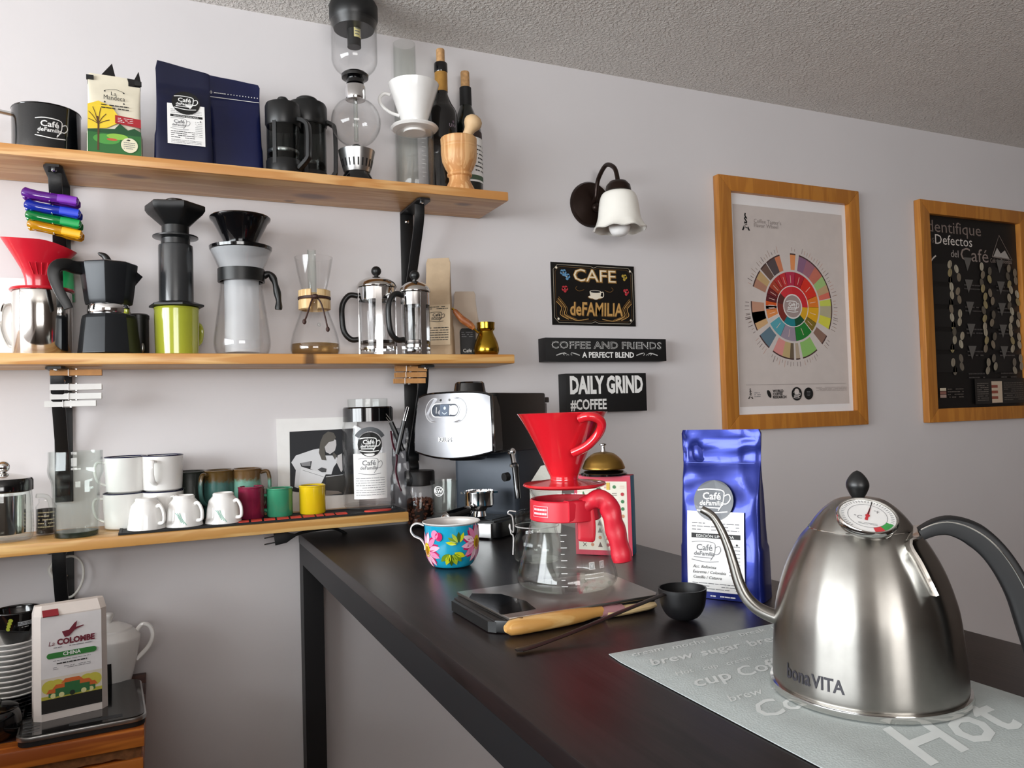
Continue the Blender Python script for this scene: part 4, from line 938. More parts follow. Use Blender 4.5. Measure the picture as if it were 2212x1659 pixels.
G().lathe([(34.5*q.s+.0015*math.cos(2*PI*k/8), zc+.003*math.sin(2*PI*k/8)) for k in range(8)], 40, close=True).build('leather_tie', lea, t)
for pts in ([(678, 646), (672, 660), (664, 685), (658, 700)], [(684, 646), (694, 660), (702, 690), (707, 716)]):
    w3 = [x+q.cam*(.030+.004*i) for i, x in enumerate(q.side(pts))]; G().tube(spl(w3, 5), .0018, 6).build('tie_end', lea, t); G().ball(w3[-1], .0042, (1, 1, 1.3), 10).build('knot', lea, t)
G().ball(q.side([(682, 646)])[0]+q.cam*.036, .006, (1.2, 1, .9), 10).build('knot', lea, t)
G().ball(q.side([(689, 706)])[0]+q.cam*.039, .004, (1, 1, 1), 10).build('glass_button', clear2, t)
t2 = P_([(9, 640), (10, 600), (9.5, 541)]); G().lathe(t2+[(r-.0012, z) for r, z in reversed(t2)], 16, (-.004, 0, 0)).build('inner_tube', clear2, t)

# two chrome french presses
def chrome_press(label, x, hw, yk, ylid, Yp, hside):
    q = At(x, 690, Z, Yp); t = thing('french_press', label, 'french press', q.loc, 0, 'chrome framed french presses'); R = hw*q.s
    zl = q.z(ylid); zt = q.z(yk+10); zk = q.z(yk)
    gp = [(R*.9, .004), (R*.95, .008), (R*.95, zl)]; G().shell(gp, .0018, 40, floor=.003).build('glass_beaker', clear, t)
    G().lathe([(R*.96, zl-.028), (R, zl-.028), (R, zl-.002), (R*.96, zl-.002)], 40, close=True).build('collar', chrome, t)
    dome = smooth_prof([(R*1.04, zl), (R*1.05, zl+.003), (R*.92, zl+.012), (R*.5, (zl+zt)/2+.008), (R*.22, zt-.004), (.004, zt)], 3); G().lathe([(.0005, zl)]+dome, 40).build('lid', polished, t)
    G().ball((0, 0, zk), 11*q.s, (1, 1, 1), 20).build('knob', black, t); G().lathe([(.0018, .02), (.0018, zk)], 8).build('plunger_rod', chrome, t)
    G().lathe([(R*.88, q.z(742)-.002), (R*.9, q.z(742)), (R*.9, q.z(742)+.005), (R*.3, q.z(742)+.008)], 32).build('filter_disc', mat('dark_steel', '#5a5654', .3, 1), t)
    G().lathe([(R*.96, .016), (R, .016), (R, .021), (R*.96, .021)], 40, close=True).build('lower_ring', chrome, t)
    for k in range(4):
        a = hside+PI/2*k; G().box(R*.955, R*1.0, -.0065, .0065, .001, zl-.004).build('strap', chrome, t, rotz=a)
    d = Vector((math.cos(hside), math.sin(hside), 0)); za, zb_ = q.z(735), q.z(640)
    if Yp > -.1: za = q.z(733)
    pts = [d*R+Vector((0, 0, zb_)), d*(R+.018)+Vector((0, 0, zb_+.001)), d*(R+.032)+Vector((0, 0, zb_-.018)), d*(R+.034)+Vector((0, 0, (za+zb_)/2)), d*(R+.030)+Vector((0, 0, za+.016)), d*(R+.016)+Vector((0, 0, za)), d*R+Vector((0, 0, za))]
    G().tube(spl(pts, 5), (.007, .006), 12, side=d.cross(Vector((0, 0, 1)))).build('handle', black, t)
q = At(815, 690, Z, -.085); la = math.atan2(-q.right.y, -q.right.x)
chrome_press('larger chrome french press with black knob and handle', 815, 41, 586, 622, -.07, la+.1)
chrome_press('smaller chrome french press overlapping the larger one', 898, 32, 595, 632, -.126, la+.5)

# kraft bags and brass pot
kraft = mat('kraft_paper', '#b9a285', .75, var=.12, vscale=25, bump=.15, bscale=150); kraft2 = mat('pale_kraft', '#b6a594', .7, var=.08, vscale=25)
q = At(948, 690, Z, -.072); h_ = q.z(556)
o, fm, hd = bag('kraft_bag', 'tall kraft paper coffee bag behind the smaller chrome press', q.loc, -.5, .066, .055, h_, .05, kraft, seal=.12, power=1.5, lean=.012)
p = Print(fm, .0006); p.rect(-.026, .025, .028, .115, mat('kraft_label', '#c6b193', .7)); p.lines(-.022, .024, .112, .104, 2, ink, .35, seed=1); cafe_logo(p, 0, .088, .034, ink, .03); p.lines(-.022, .024, .066, .034, 6, ink, .3, seed=2); p.build('label', o)
q = At(1006, 720, Z, -.045); h_ = q.z(630)
o, fm, hd = bag('kraft_bag', 'short pale kraft bag with a black rounded label behind the brass pot', q.loc, -.25, .085, .05, h_, .045, kraft2, seal=.3, power=1.6)
p = Print(fm, .0008); e = .012
p.poly([(.002+math.copysign(.018-e*.6, math.cos(a))+e*.6*math.cos(a), .034+math.copysign(.033-e, math.sin(a))+e*math.sin(a)) for a in [2*PI*(k+.5)/24 for k in range(24)]], ink); p.text('Café', 0, .012, .011, whiteink); p.lines(-.012, .014, .06, .045, 3, greyink, .3, seed=3); p.build('label', o)
brass = mat('brass', '#b08d2e', .18, 1, var=.08, vscale=40); q = At(1050, 730, Z, -.105); P_ = q.rows
t = thing('turkish_coffee_pot', 'small brass turkish coffee pot with a wooden handle', 'coffee pot', q.loc)
bp = smooth_prof(P_([(24, 767), (27, 762), (27.5, 752), (24, 738), (17, 722), (15.5, 716)]), 4); bp = [(r, max(z, .0005)) for r, z in bp]
G().shell(bp+P_([(18.5, 713), (19.5, 710), (19, 705), (20, 697)]), .0012, 36).build('pot', brass, t)
hp = q.side([(1034, 720), (1024, 710)], .012); G().tube(hp, .0025, 8).build('handle_socket', brass, t)
hp = q.side([(1025, 711), (1016, 702), (1000, 690), (988, 676), (983, 670)], .014); G().tube(spl(hp, 4), [x*q.s for x in (4, 5, 6, 7, 7.6, 7.8, 8, 8, 7.8, 7.4, 7, 6.5, 6, 5.6, 5.2, 4.8, 4)], 12).build('handle', wood('reddish_wood', '#b5713c', '#8f4f25', '#3a2010', 'Z', scale=3), t)
hp = q.side([(983, 670), (979, 666)], .014); G().tube(hp, .0026, 8).build('handle_tip', brass, t)

# clothespins on the brackets under the middle shelf
wpin = mat('pin_wood', '#c08a52', .65, var=.15, vscale=60); wwhite = mat('pin_white', '#e2e1de', .6, var=.05)
def pin(label, px, py, m, Y, yaw, group, ln=.082, tilt=0):
    zz_ = 1.398-onY(px, py, -.08).z; Y = -.100 if zz_ < .025 else (-.100+.5*(zz_-.025))
    p0 = onY(px, py, Y); t = thing('clothespin', label, 'clothespin', (p0.x, Y, p0.z), yaw, group); t.rotation_euler[1] = tilt
    L2 = ln/2
    for sg, nm in ((-1, 'front_leg'), (1, 'back_leg')):
        pts = [(-L2, sg*.0036), (-L2, sg*.0078), (-L2*.4, sg*.0075), (L2*.1, sg*.0075), (L2, sg*.011), (L2, sg*.0075), (L2*.1, sg*.0012), (-L2*.35, sg*.0012), (-L2*.5, sg*.0036), (-L2*.65, sg*.0036)]
        G().prism(pts, (1, 0, 0), (0, 1, 0), (0, 0, .0105), (0, 0, -.00525)).build(nm, m, t)
    g = G(); x = -.012; g.tube([(x+.012, 0, .006), (x+.004, -.004, .0065), (x, -.0082, .006), (x, -.0082, -.006), (x+.004, -.004, -.0065), (x+.012, 0, -.006)], .0008, 6); g.tube([(x+.012, 0, -.007), (x+.012, 0, .007)], .0028, 8); g.tube([(x+.012, 0, .006), (x+.004, .004, .0065), (x, .0082, .006), (x, .0082, -.006), (x+.004, .004, -.0065)], .0008, 6); g.build('spring', silver, t)
pin('bare wooden clothespin above the white clothespins', 165, 805, wpin, -.016, 0, 'wooden clothespins')
pin('white clothespin directly under the bare wooden one', 165, 836, wwhite, -.018, .0, 'white clothespins')
pin('white clothespin in the middle of the white ones', 165, 856, wwhite, -.018, .0, 'white clothespins')
pin('white clothespin at the bottom, shifted to the side', 153, 872, wwhite, -.018, 0, 'white clothespins')
pin('wooden clothespin at the top of a stack of three', 887, 797, wpin, -.012, .0, 'wooden clothespins', .066, .02)
pin('wooden clothespin in the middle of a stack of three', 886, 810, wpin, -.012, .0, 'wooden clothespins', .066, .0)
pin('wooden clothespin at the bottom of a stack of three', 884, 823, wpin, -.012, .0, 'wooden clothespins', .066, .01)

# ================================================================== LOWEST SHELF
Z = S3
# small glass press at the left end
q = At(24, 1155, Z); q.loc.y = -.1; t = thing('french_press', 'small glass cup press with chrome knob and black lid rim', 'french press', q.loc); P_ = q.rows
pz = [(58*q.s, .0005), (62*q.s, .004), (64*q.s, .02), (62*q.s, .07), (60*q.s, .085)]
G().shell(pz, .003, 40, floor=.006).build('glass_cup', clear2, t)
G().lathe([(.0005, .012), (47*q.s, .012), (48*q.s, .078), (.0005, .078)], 36).build('steel_filter', polished, t)
G().lathe([(60*q.s, .084), (64*q.s, .086), (64*q.s, .103), (61*q.s, .107), (50*q.s, .107), (50*q.s, .086)], 40, close=True).build('lid_rim', gloss_black, t)
G().lathe([(60*q.s, .106), (40*q.s, .112), (10*q.s, .117), (.0005, .118)], 36).build('lid', polished, t); G().ball((0, 0, .127), .0105, (1, 1, 1), 20).build('knob', chrome, t)
d = (q.right+q.cam*.25).normalized(); pts = [d*.050+Vector((0, 0, .074)), d*.068+Vector((0, 0, .07)), d*.073+Vector((0, 0, .045)), d*.066+Vector((0, 0, .022)), d*.051+Vector((0, 0, .015))]
G().tube(spl(pts, 6), (.006, .004), 10, side=d.cross(Vector((0, 0, 1)))).build('handle', clear2, t)
# small spice bottle
q = At(104, 1150, Z); q.loc.y = -.06; t = thing('small_jar', 'small glass jar of dark coffee with printed lines beside the pint glass', 'jar', q.loc)
G().shell([(.0155, .0005), (.017, .003), (.017, .05), (.012, .058), (.012, .064)], .0012, 24).build('glass', clear, t); G().lathe([(.0005, .003), (.0155, .003), (.0155, .046), (.0005, .047)], 20).build('coffee', mat('ground_coffee', '#20140f', .9, bump=.6, bscale=400), t)
p = Print(wrap([(.0172, 0), (.0172, .06)], q.a_cam, .0172)); p.lines(-.014, .014, .044, .012, 5, hexm('#cdbf98'), .3, seed=4); p.build('lettering', t)
# pint glass
q = At(171, 1150, Z); q.loc.y = -.118; t = thing('pint_glass', 'large empty clear pint glass with a bulge below the rim', 'glass', q.loc); s_ = q.s*1.0
pg = smooth_prof([(46, 0.0008), (48, .004), (49.5, .05), (51, .085), (53, .098), (58, .108), (60, .118), (58.5, .13), (58, .15)], 4)
pg = [(r*s_, z) for r, z in pg]; G().shell(pg, .0022, 44, floor=.009).build('glass_body', clear2, t)
G().lathe([(.0005, .001), (45*s_, .001), (46.5*s_, .009), (.0005, .009)], 40).build('thick_foot', glass('green_glass_foot', '#9fb0a8', .7), t)
# white enamel mugs with blue rims, two standing on two
en = mat('white_enamel', '#edebe8', .12, coat=.5, var=.02); navyrim = mat('navy_rim', '#14183c', .2)
q = At(270, 1136, Z); s_ = q.s; ep = [(.031, .0005), (.0345, .003), (.036, .03), (.037, .066)]
qa = At(270, 1100, Z, -.06); qb = At(352, 1100, Z, -.07)
lft = math.atan2(-qa.right.y, -qa.right.x)
gN = 'white enamel mugs with blue rims'
def em(label, loc, ang): return mug('enamel_mug', label, 'mug', loc, ep, .0014, en, en, navyrim, ang, (.014, .056), .016, (.0055, .0028), gN)
em('white enamel mug at the bottom, handle turned to the pint glass', qa.loc, lft-.1)
em('white enamel mug at the bottom, behind the upturned cups', qb.loc, qb.a_cam+.5)
em('white enamel mug standing on another, handle turned to the pint glass', qa.loc+Vector((.003, -.002, .0675)), lft+.1)
em('white enamel mug standing on another, handle facing out', qb.loc+Vector((.0, -.004, .0675)), qb.a_cam-.38)
# green glazed stoneware mugs
def glaze(name, c0, c1):
    m = bpy.data.materials.new(name); m.use_nodes = True; nt = m.node_tree; N = nt.nodes.new; L = nt.links.new; b = nt.nodes['Principled BSDF']; b.inputs['Roughness'].default_value = .18; b.inputs['Coat Weight'].default_value = .4
    tc = N('ShaderNodeTexCoord'); sp = N('ShaderNodeSeparateXYZ'); n = N('ShaderNodeTexNoise'); n.inputs['Scale'].default_value = 110; L(tc.outputs['Object'], sp.inputs[0]); L(tc.outputs['Object'], n.inputs['Vector'])
    a = N('ShaderNodeMath'); a.operation = 'MULTIPLY_ADD'; a.inputs[1].default_value = .02; L(n.outputs['Fac'], a.inputs[0]); L(sp.outputs['Z'], a.inputs[2])
    r = N('ShaderNodeMapRange'); r.inputs[1].default_value = .082; r.inputs[2].default_value = .09; L(a.outputs[0], r.inputs[0])
    mx = N('ShaderNodeMix'); mx.data_type = 'RGBA'; mx.inputs[6].default_value = lin(c0); mx.inputs[7].default_value = lin(c1); L(r.outputs[0], mx.inputs[0]); L(mx.outputs[2], b.inputs['Base Color']); return m
gz = glaze('green_glaze', '#3f6660', '#5a4420'); gz2 = glaze('light_green_glaze', '#6fa08e', '#6a5030'); gz3 = mat('dark_glaze', '#2a2f2b', .25, coat=.3)
kz = At(474, 1060, Z, -.045).z(1017)/.066; sp = [(r, z*kz) for r, z in ((.024, .0005), (.028, .003), (.030, .03), (.028, .055), (.029, .066))]
for px, Y, m, ang, lab in ((412, -.034, gz3, 1.2, 'dark glazed stoneware mug beside the white enamel mugs'), (474, -.045, gz, -9, 'dark green stoneware mug with brown rim, handle toward the enamel mugs'), (533, -.045, gz2, 9, 'light green stoneware mug with brown rim, handle toward the picture')):
    q = At(px, 1060, Z, Y); ang = (math.atan2(-q.right.y, -q.right.x)+.7) if ang == -9 else (math.atan2(q.right.y, q.right.x)-.1 if ang == 9 else ang)
    mug('stoneware_mug', lab, 'mug', q.loc, sp, .003, m, m, m, ang, (.03, sp[-1][1]*.93), .016, (.005, .004), 'glazed stoneware mugs')
# black bar mat
rub = mat('black_rubber', '#101114', .7, bump=.25, bscale=500); mt = thing('bar_mat', 'black rubber bar mat with red blocks and a red oval', 'mat', (0, 0, Z))
G().box(-.066, .456, -.163, -.068, .0005, .003).build('base', rub, mt); 
g = G(); g.box(-.066, .456, -.163, -.158, .003, .0042); g.box(-.066, .456, -.073, -.068, .003, .0042); g.box(-.066, -.061, -.158, -.073, .003, .0042); g.box(.451, .456, -.158, -.073, .003, .0042); g.build('raised_edge', rub, mt)
rr = mat('mat_red', '#d1402f', .7, var=.12, vscale=120); u = .135; rn = random.Random(5)
while u < .335:
    wv = rn.uniform(.013, .022); G().prism([(u, -.152), (u+wv, -.152), (u+wv+.002, -.128), (u+.002, -.128)], (1, 0, 0), (0, 1, 0), (0, 0, .0022), (0, 0, .003)).build('raised_block', rr, mt); u += wv+.004
G().prism([(.405+.028*math.cos(2*PI*k/28), -.138+.014*math.sin(2*PI*k/28)) for k in range(28)], (1, 0, 0), (0, 1, 0), (0, 0, .0022), (0, 0, .003)).build('raised_oval', rr, mt)
ZM = Z+.0034
# upturned white cups
cp = [(.017, .0), (.019, .002), (.019, .006), (.026, .014), (.0295, .03), (.031, .045), (.033, .056)]
def cup(label, px, ang, dots):
    q = At(px, 1130, ZM, -.121); t = thing('espresso_cup', label, 'cup', q.loc+Vector((0, 0, .0564)), 0, 'upturned white cups on the bar mat'); t.rotation_euler = (PI, 0, 0)
    G().lathe([(.0004, .003), (.015, .003)]+cp, 36, cap=False).build('body', white, t); G().lathe([(.033, .056), (.0315, .056)]+[(r-.0025, max(z, .008)) for r, z in reversed(cp[2:])]+[(.0004, .008)], 36, cap=False).build('lining', white, t)
    a = -ang; d = Vector((math.cos(a), math.sin(a), 0)); pts = [d*.0295+Vector((0, 0, .046)), d*.042+Vector((0, 0, .043)), d*.042+Vector((0, 0, .026)), d*.034+Vector((0, 0, .014)), d*.026+Vector((0, 0, .016))]
    G().tube(spl(pts, 6), (.003, .0035), 10).build('handle', white, t)
    if dots:
        p = Print(wrap(cp, -(ang-1.05))); 
        for k in range(3): p.line([(-.012+.004*k, .052-.002*k), (-.004+.004*k, .04-.003*k), (-.0+.004*k, .03)], .0012, hexm('#8fc4b4'), 4)
        p.build('leaf_print', t)
    return t
q = At(317, 1130, ZM, -.121); ac = q.a_cam
cup('upturned flared white cup at the end of the bar mat', 317, ac+.72, False); cup('upturned white cup in the middle of the three', 398, ac+.75, True); cup('upturned white cup beside the burgundy mug', 483, ac+.75, True)
# three coloured mugs
for px, co, ci, ang, lab in ((543, '#7d1f3c', '#2f80b8', .6, 'burgundy mug with blue inside on the bar mat'), (604, '#3f9470', '#c23a5c', -9, 'green mug with pink inside on the bar mat'), (675, '#e6c41c', '#2b2fa8', 1.0, 'yellow mug with blue inside on the bar mat')):
    q = At(px, 1080, ZM, -.092); R = 28.5*q.s; h_ = q.z(1052 if px < 600 else (1055 if px < 650 else 1049)); pm = [(R*.94, .0003), (R, .003), (R, h_)]
    ang = math.atan2(-q.right.y, -q.right.x)+.15 if ang == -9 else ang
    mug('espresso_mug', lab, 'mug', q.loc, pm, .0024, mat('glaze_'+co, co, .15, coat=.4), mat('glaze_'+ci, ci, .15, coat=.4), mat('glaze_'+co, co), ang, (.012, .042), .016, (.004, .0035), 'small coloured mugs on the bar mat')
# black and white photograph on the wall
p0, p1 = onY(600, 1000, -.015), onY(775, 1000, -.015); zt = onY(600, 905, -.015).z
t = thing('photo_print', 'black and white photograph of a long-haired drummer leaning on the wall', 'photograph', ((p0.x+p1.x)/2, -.0125, Z)); hw = (p1.x-p0.x)/2; hh = zt-Z
tl = math.asin(.009/hh); N_ = (0, -math.cos(tl), math.sin(tl)); V_ = (0, math.sin(tl), math.cos(tl))
G().obox((0, .0045, hh*.5*math.cos(tl)), (hw, 0, 0), Vector(N_)*.0006, Vector(V_)*hh*.5).build('paper_sheet', paper, t)
def mp(x, y):
    d = ray(x, y); # meets the leaning sheet
    o_ = Vector((t.location.x, -.0125, Z)); n_ = Vector(N_); k = (o_-CAM).dot(n_)/d.dot(n_); P = CAM+d*k-o_; return (P.x, P.dot(Vector(V_)))
p = Print(flat((0, -.0006, 0), (1, 0, 0), V_, N_), .0008); dkk, sh, sk, hr_, g5 = (hexm(c) for c in ('#1d1f24', '#dcdde0', '#c9c6c6', '#5a5650', '#4a4a4c'))
def pm_(pts, m): p.poly([mp(580+x/6.6375, 880+y/6.6375) for x, y in pts], m)
pm_([(300, 350), (1060, 310), (1240, 300), (1240, 1240), (1060, 1255), (800, 1265), (310, 1200)], dkk)
pm_([(820, 980), (1240, 950), (1240, 1200), (820, 1240)], hexm('#34322f')); pm_([(820, 1190), (1000, 1200), (1060, 1230), (820, 1265)], hexm('#8a8078'))
pm_([(390, 690), (640, 605), (720, 590), (800, 690), (960, 690), (1000, 760), (930, 860), (900, 960), (760, 960), (600, 880), (620, 770), (450, 800), (480, 880), (470, 1000), (430, 1160), (370, 1140), (390, 900), (325, 790)], sh)
pm_([(990, 690), (1050, 660), (1060, 900), (1040, 930), (970, 780)], sk); pm_([(460, 800), (600, 770), (600, 840), (480, 840)], hexm('#8d8d90'))
pm_([(470, 850), (820, 955), (740, 1120), (440, 1180), (430, 1100)], hexm('#e6e7ea')); p.line([mp(580+x/6.6375, 880+y/6.6375) for x, y in ((490, 900), (800, 1000))], .0006, g5); p.line([mp(580+x/6.6375, 880+y/6.6375) for x, y in ((820, 995), (1060, 965))], .001, sh)
pm_([(820, 470), (900, 430), (965, 470), (970, 540), (950, 620), (880, 670), (820, 640), (800, 560)], sk)
pm_([(850, 345), (930, 365), (965, 430), (930, 480), (860, 500), (800, 570), (810, 680), (830, 760), (760, 750), (720, 650), (740, 500), (780, 400)], hr_); pm_([(930, 640), (975, 690), (950, 750), (915, 690)], hr_)
pm_([(700, 890), (760, 860), (830, 880), (820, 930), (760, 930)], g5); p.build('photo_image', t)
# big storage jar
q = At(797, 1000, Z+.0045, -.066); P_ = q.rows; t = thing('storage_jar', 'large empty glass storage jar with black lid band and coffee label', 'jar', q.loc); R = 56*q.s; zl = q.z(910)
jp = [(R*.93, .0005), (R, .006), (R, zl-.012), (R*.95, zl)]; G().shell(jp, .0025, 44, floor=.005).build('glass_body', clear, t)
G().lathe([(R*.93, zl), (R*.97, zl), (R*.97, q.z(882)), (R*.93, q.z(879)), (R*.5, q.z(879)), (.0005, q.z(879))], 44).build('lid_band', gloss_black, t)
lp = [(43*q.s, q.z(879)), (43.5*q.s, q.z(862))]; G().lathe(lp+[(.0005, q.z(861))], 40).build('glass_lid', clear2, t)
p = Print(wrap(jp, q.a_cam+.05, R), .0006); u = R*.66; p.rect(-u, q.z(1072), u, q.z(977), paper, 14, 2); cafe_logo(p, 0, q.z(1003), u*1.5, greyink, .02); p.lines(-u*.85, u*.85, q.z(1026), q.z(1066), 8, greyink, .2, .1, seed=5); cafe_logo(p, 0, q.z(958), .045, whiteink, .045, ink)
p.sector(0, q.z(958), .027, .036, .5, 2.6, mat('grey_print', '#55585c', .6)); p.build('label_card', t)
# two wire tools in a crinkled clear bag
q = At(866, 1000, Z+.0005, -.118); cr = glass('crinkled_film', '#cfd0d2', .5, .12); t = thing('cello_bag', 'crinkled clear bag standing at the end of the lowest shelf', 'bag', q.loc)
g = G(); nz, nu = 16, 20; v = []; f = []
for j in range(nz+1):
    tt = j/nz; hw_ = (.022-.006*tt); dd = .012*(1-tt*.8); zz = tt*q.z(925)
    for k in range(nu):
        a = 2*PI*k/nu; n = noise.noise(Vector((math.cos(a)*2, math.sin(a)*2, tt*7)))*.006; v.append(tuple(q.right*((hw_+n)*math.cos(a)+.0*tt)+q.cam*((dd+n)*math.sin(a))+Vector((0, 0, zz+.0008))))
for j in range(nz):
    for k in range(nu): f.append((j*nu+k, j*nu+(k+1) % nu, (j+1)*nu+(k+1) % nu, (j+1)*nu+k))
g.add(v, f).build('film', cr, t, smooth=15); g = G()
g.tube(spl(q.side([(846, 930), (850, 960), (858, 985), (855, 1020), (866, 1060)], .008), 4), (.004, .0006), 6).build('red_twist', mat('wine_ribbon', '#6d3040', .5), t)
for lab, a, b, c in (('wire frother with black handle leaning over the storage jar', (831, 890), (848, 913), (862, 950)), ('wire frother with black handle leaning toward the espresso machine', (884, 880), (875, 911), (864, 955))):
    tt = thing('milk_frother', lab, 'frother', q.loc, 0, 'wire frothers in the clear bag'); A, B, Cc = q.side([a, b, c], -.0 if a[0] < 850 else .014)
    dd = (B-A).normalized(); pp = dd.cross(q.cam).normalized()*.0022
    g = G(); g.tube([A+pp, B+pp], .0009, 6); g.tube([A-pp, B-pp], .0009, 6); g.tube([A+pp, A-pp], .0012, 6); g.build('wire', chrome, tt)
    G().tube([B-dd*.002, B+(Cc-B)*.5, Cc, Cc+(Cc-B).normalized()*.025], [.005, .0052, .0056, .005], 10).build('handle', black, tt)
# plug hanging under the shelf
q = onY(604, 1163, -.10); t = thing('power_plug', 'black two-prong power plug hanging under the lowest shelf', 'plug', q); d = Vector((.9, -.1, .12)).normalized()
G().tube([-d*.010, d*.012, d*.022, d*.03], [(.008, .012), (.008, .011), (.005, .006), (.003, .003)], 10, side=(0, 1, 0), square=True).build('plug_body', blackm, t)
for sg in (-1, 1): G().obox(-d*.019+Vector((0, 0, sg*.0062)), d*.010, (0, .003, 0), (0, 0, .0008)).build('prong', mat('dark_prong', '#3a3a3c', .4, .8), t)
G().tube(spl([d*.028, d*.05+Vector((0, .01, .001)), d*.09+Vector((0, .03, -.004)), d*.12+Vector((0, .05, -.012)), d*.15+Vector((0, .06, -.034))], 5), .003, 8).build('cord', blackm, t)
# white cable looped on the bracket
q = onY(140, 1240, -.012); t = thing('cable', 'white cable looped over the lowest bracket', 'cable', (q.x, -.012, q.z)); 
def W3(x, y, dy): P = onY(x, y, -.012+dy); return P-t.location
G().tube(spl([W3(133, 1205, -.004), (W3(160, 1202, -.004)), W3(178, 1220, -.004), W3(178, 1255, -.006), W3(160, 1285, -.006), W3(138, 1290, -.006), W3(123, 1270, -.006), W3(122, 1250, -.006)], 6), .0024, 8).build('loop', mat('white_cable', '#e3e1da', .4), t)
G().tube(spl([W3(116, 1214, -.006), W3(108, 1232, -.006), W3(117, 1247, -.008), W3(135, 1248, -.010), W3(142, 1241, -.011)], 6), .0042, 10).build('hook', MATS['white_cable'], t)

# ================================================================== CART in the lower left corner
ow = wood('orange_wood', '#c9762c', '#9c4f1a', '#3a1a0a', 'X', rough=.45, coat=.2); ow2 = wood('brown_wood_top', '#5a3020', '#40201a', '#1a0a06', 'X', rough=.5)
ct = thing('wood_cart', 'rustic orange wood side table with a rough split edge', 'table', (-.026, 0, 0)); ZC0 = ZC
G().box(-.75, 0, -.31, -.262, ZC-.028, ZC).build('front_plank', ow, ct, bevel=.003)
for k in range(4): G().box(-.75, -.001, -.262+.0015+k*.0645, -.262+(k+1)*.0645, ZC-.028, ZC-.0005).build('plank', ow2, ct, bevel=.002)
g = G(); rn = random.Random(2); n = 40; v = []; f = []
for i in range(n+1):
    x = -.75+.745*i/n; a, b_ = rn.uniform(-.004, .003), rn.uniform(-.003, .004)
    v += [(x, -.300+a, ZC-.028), (x, -.300+b_, ZC-.046+rn.uniform(-.004, .004)), (x, -.02, ZC-.046), (x, -.02, ZC-.028)]
for i in range(n):
    for k in range(4): f.append((i*4+k, i*4+(k+1) % 4, i*4+4+(k+1) % 4, i*4+4+k))
f += [(0, 1, 2, 3), tuple(n*4+k for k in (3, 2, 1, 0))]; g.add(v, f).build('rough_board', mat('rough_bark', '#8a5a34', .9, var=.35, vscale=90, bump=1, bscale=120), ct)
G().box(-.75, -.002, -.306, -.02, ZC-.085, ZC-.047).build('rail', ow, ct, bevel=.003)
for xx in (-.74, -.06):
    for yy in (-.3, -.06): G().box(xx, xx+.045, yy, yy+.045, .001, ZC-.086).build('leg', ow, ct)
# kitchen scale on the cart
ks = thing('kitchen_scale', 'black flat kitchen scale with silver edge under the paper coffee bag', 'scale', (-.118, -.2, ZC), .06)
def rrect(hw, hh, r, n=5): return [(sx*(hw-r)+r*math.cos(a0+PI/2*k/n), sy*(hh-r)+r*math.sin(a0+PI/2*k/n)) for sx, sy, a0 in ((1, 1, 0), (-1, 1, PI/2), (-1, -1, PI), (1, -1, 1.5*PI)) for k in range(n+1)]
G().prism(rrect(.088, .102, .018), (1, 0, 0), (0, 1, 0), (0, 0, .008), (0, 0, .0008)).build('base', blackm, ks); G().prism(rrect(.09, .104, .02), (1, 0, 0), (0, 1, 0), (0, 0, .007), (0, 0, .0085)).build('silver_rim', silver, ks, bevel=.0015)
G().prism(rrect(.087, .101, .018), (1, 0, 0), (0, 1, 0), (0, 0, .0015), (0, 0, .0155)).build('glass_top', gloss_black, ks)
p = Print(flat((0, 0, .017), (1, 0, 0), (0, 1, 0), (0, 0, 1)), .0002)
for k in range(9): p.rect(-.082, -.085+.012*k, -.06, -.0835+.012*k, hexm('#6a7076'), up=False)
p.rect(-.02, -.09, .055, -.076, hexm('#2c2f33')); p.build('printed_marks', ks)
# paper coffee bag on the scale
q = At(152, 1500, ZC+.0172, -.218); wf = mat('white_kraft', '#dcd3cd', .65, var=.04); t = thing('paper_coffee_bag', 'white paper coffee bag with red bird and green band on the black scale', 'bag', q.loc, .2)
w_, d_, h_ = .106, .05, q.z(1298); hw, hd_ = w_/2, d_/2; c_ = .010
sec = [(0, 1.0, 1.0), (.92, .98, 1.0), (1.0, .93, .35)]
g = G(); v = []; f = []
for tt, kx, ky in sec:
    for x, y in ((-hw+c_, -hd_), (hw-c_, -hd_), (hw, -hd_+c_), (hw, hd_-c_), (hw-c_, hd_), (-hw+c_, hd_), (-hw, hd_-c_), (-hw, -hd_+c_)): v.append((x*kx, y*ky, h_*tt))
for j in range(2):
    for k in range(8): f.append((j*8+k, j*8+(k+1) % 8, j*8+8+(k+1) % 8, j*8+8+k))
f += [tuple(range(8))[::-1], tuple(range(16, 24))]; g.add(v, f).build('paper_body', wf, t, smooth=20)
p = Print(flat((0, -hd_, 0), (1, 0, 0), (0, 0, 1), (0, -1, 0)), .0003); fw = hw-c_
p.rect(-fw, h_*.19, fw, h_*.91, mat('bag_label_white', '#e6e3e4', .5)); rd = hexm('#6d1a2c')
p.rect(-fw, h_*.065, fw, h_*.185, hexm('#1d1a18')); p.rect(-fw, h_*.185, fw, h_*.37, hexm('#d9d0c0'))
for u, r in ((-.72, .2), (-.5, .2), (.5, .2), (.72, .2)): p.disc(fw*u, h_*.29, fw*r*1.35, hexm('#c9c04a'), h_*.06)
p.rect(-fw, h_*.185, fw, h_*.215, hexm('#b8b040'))
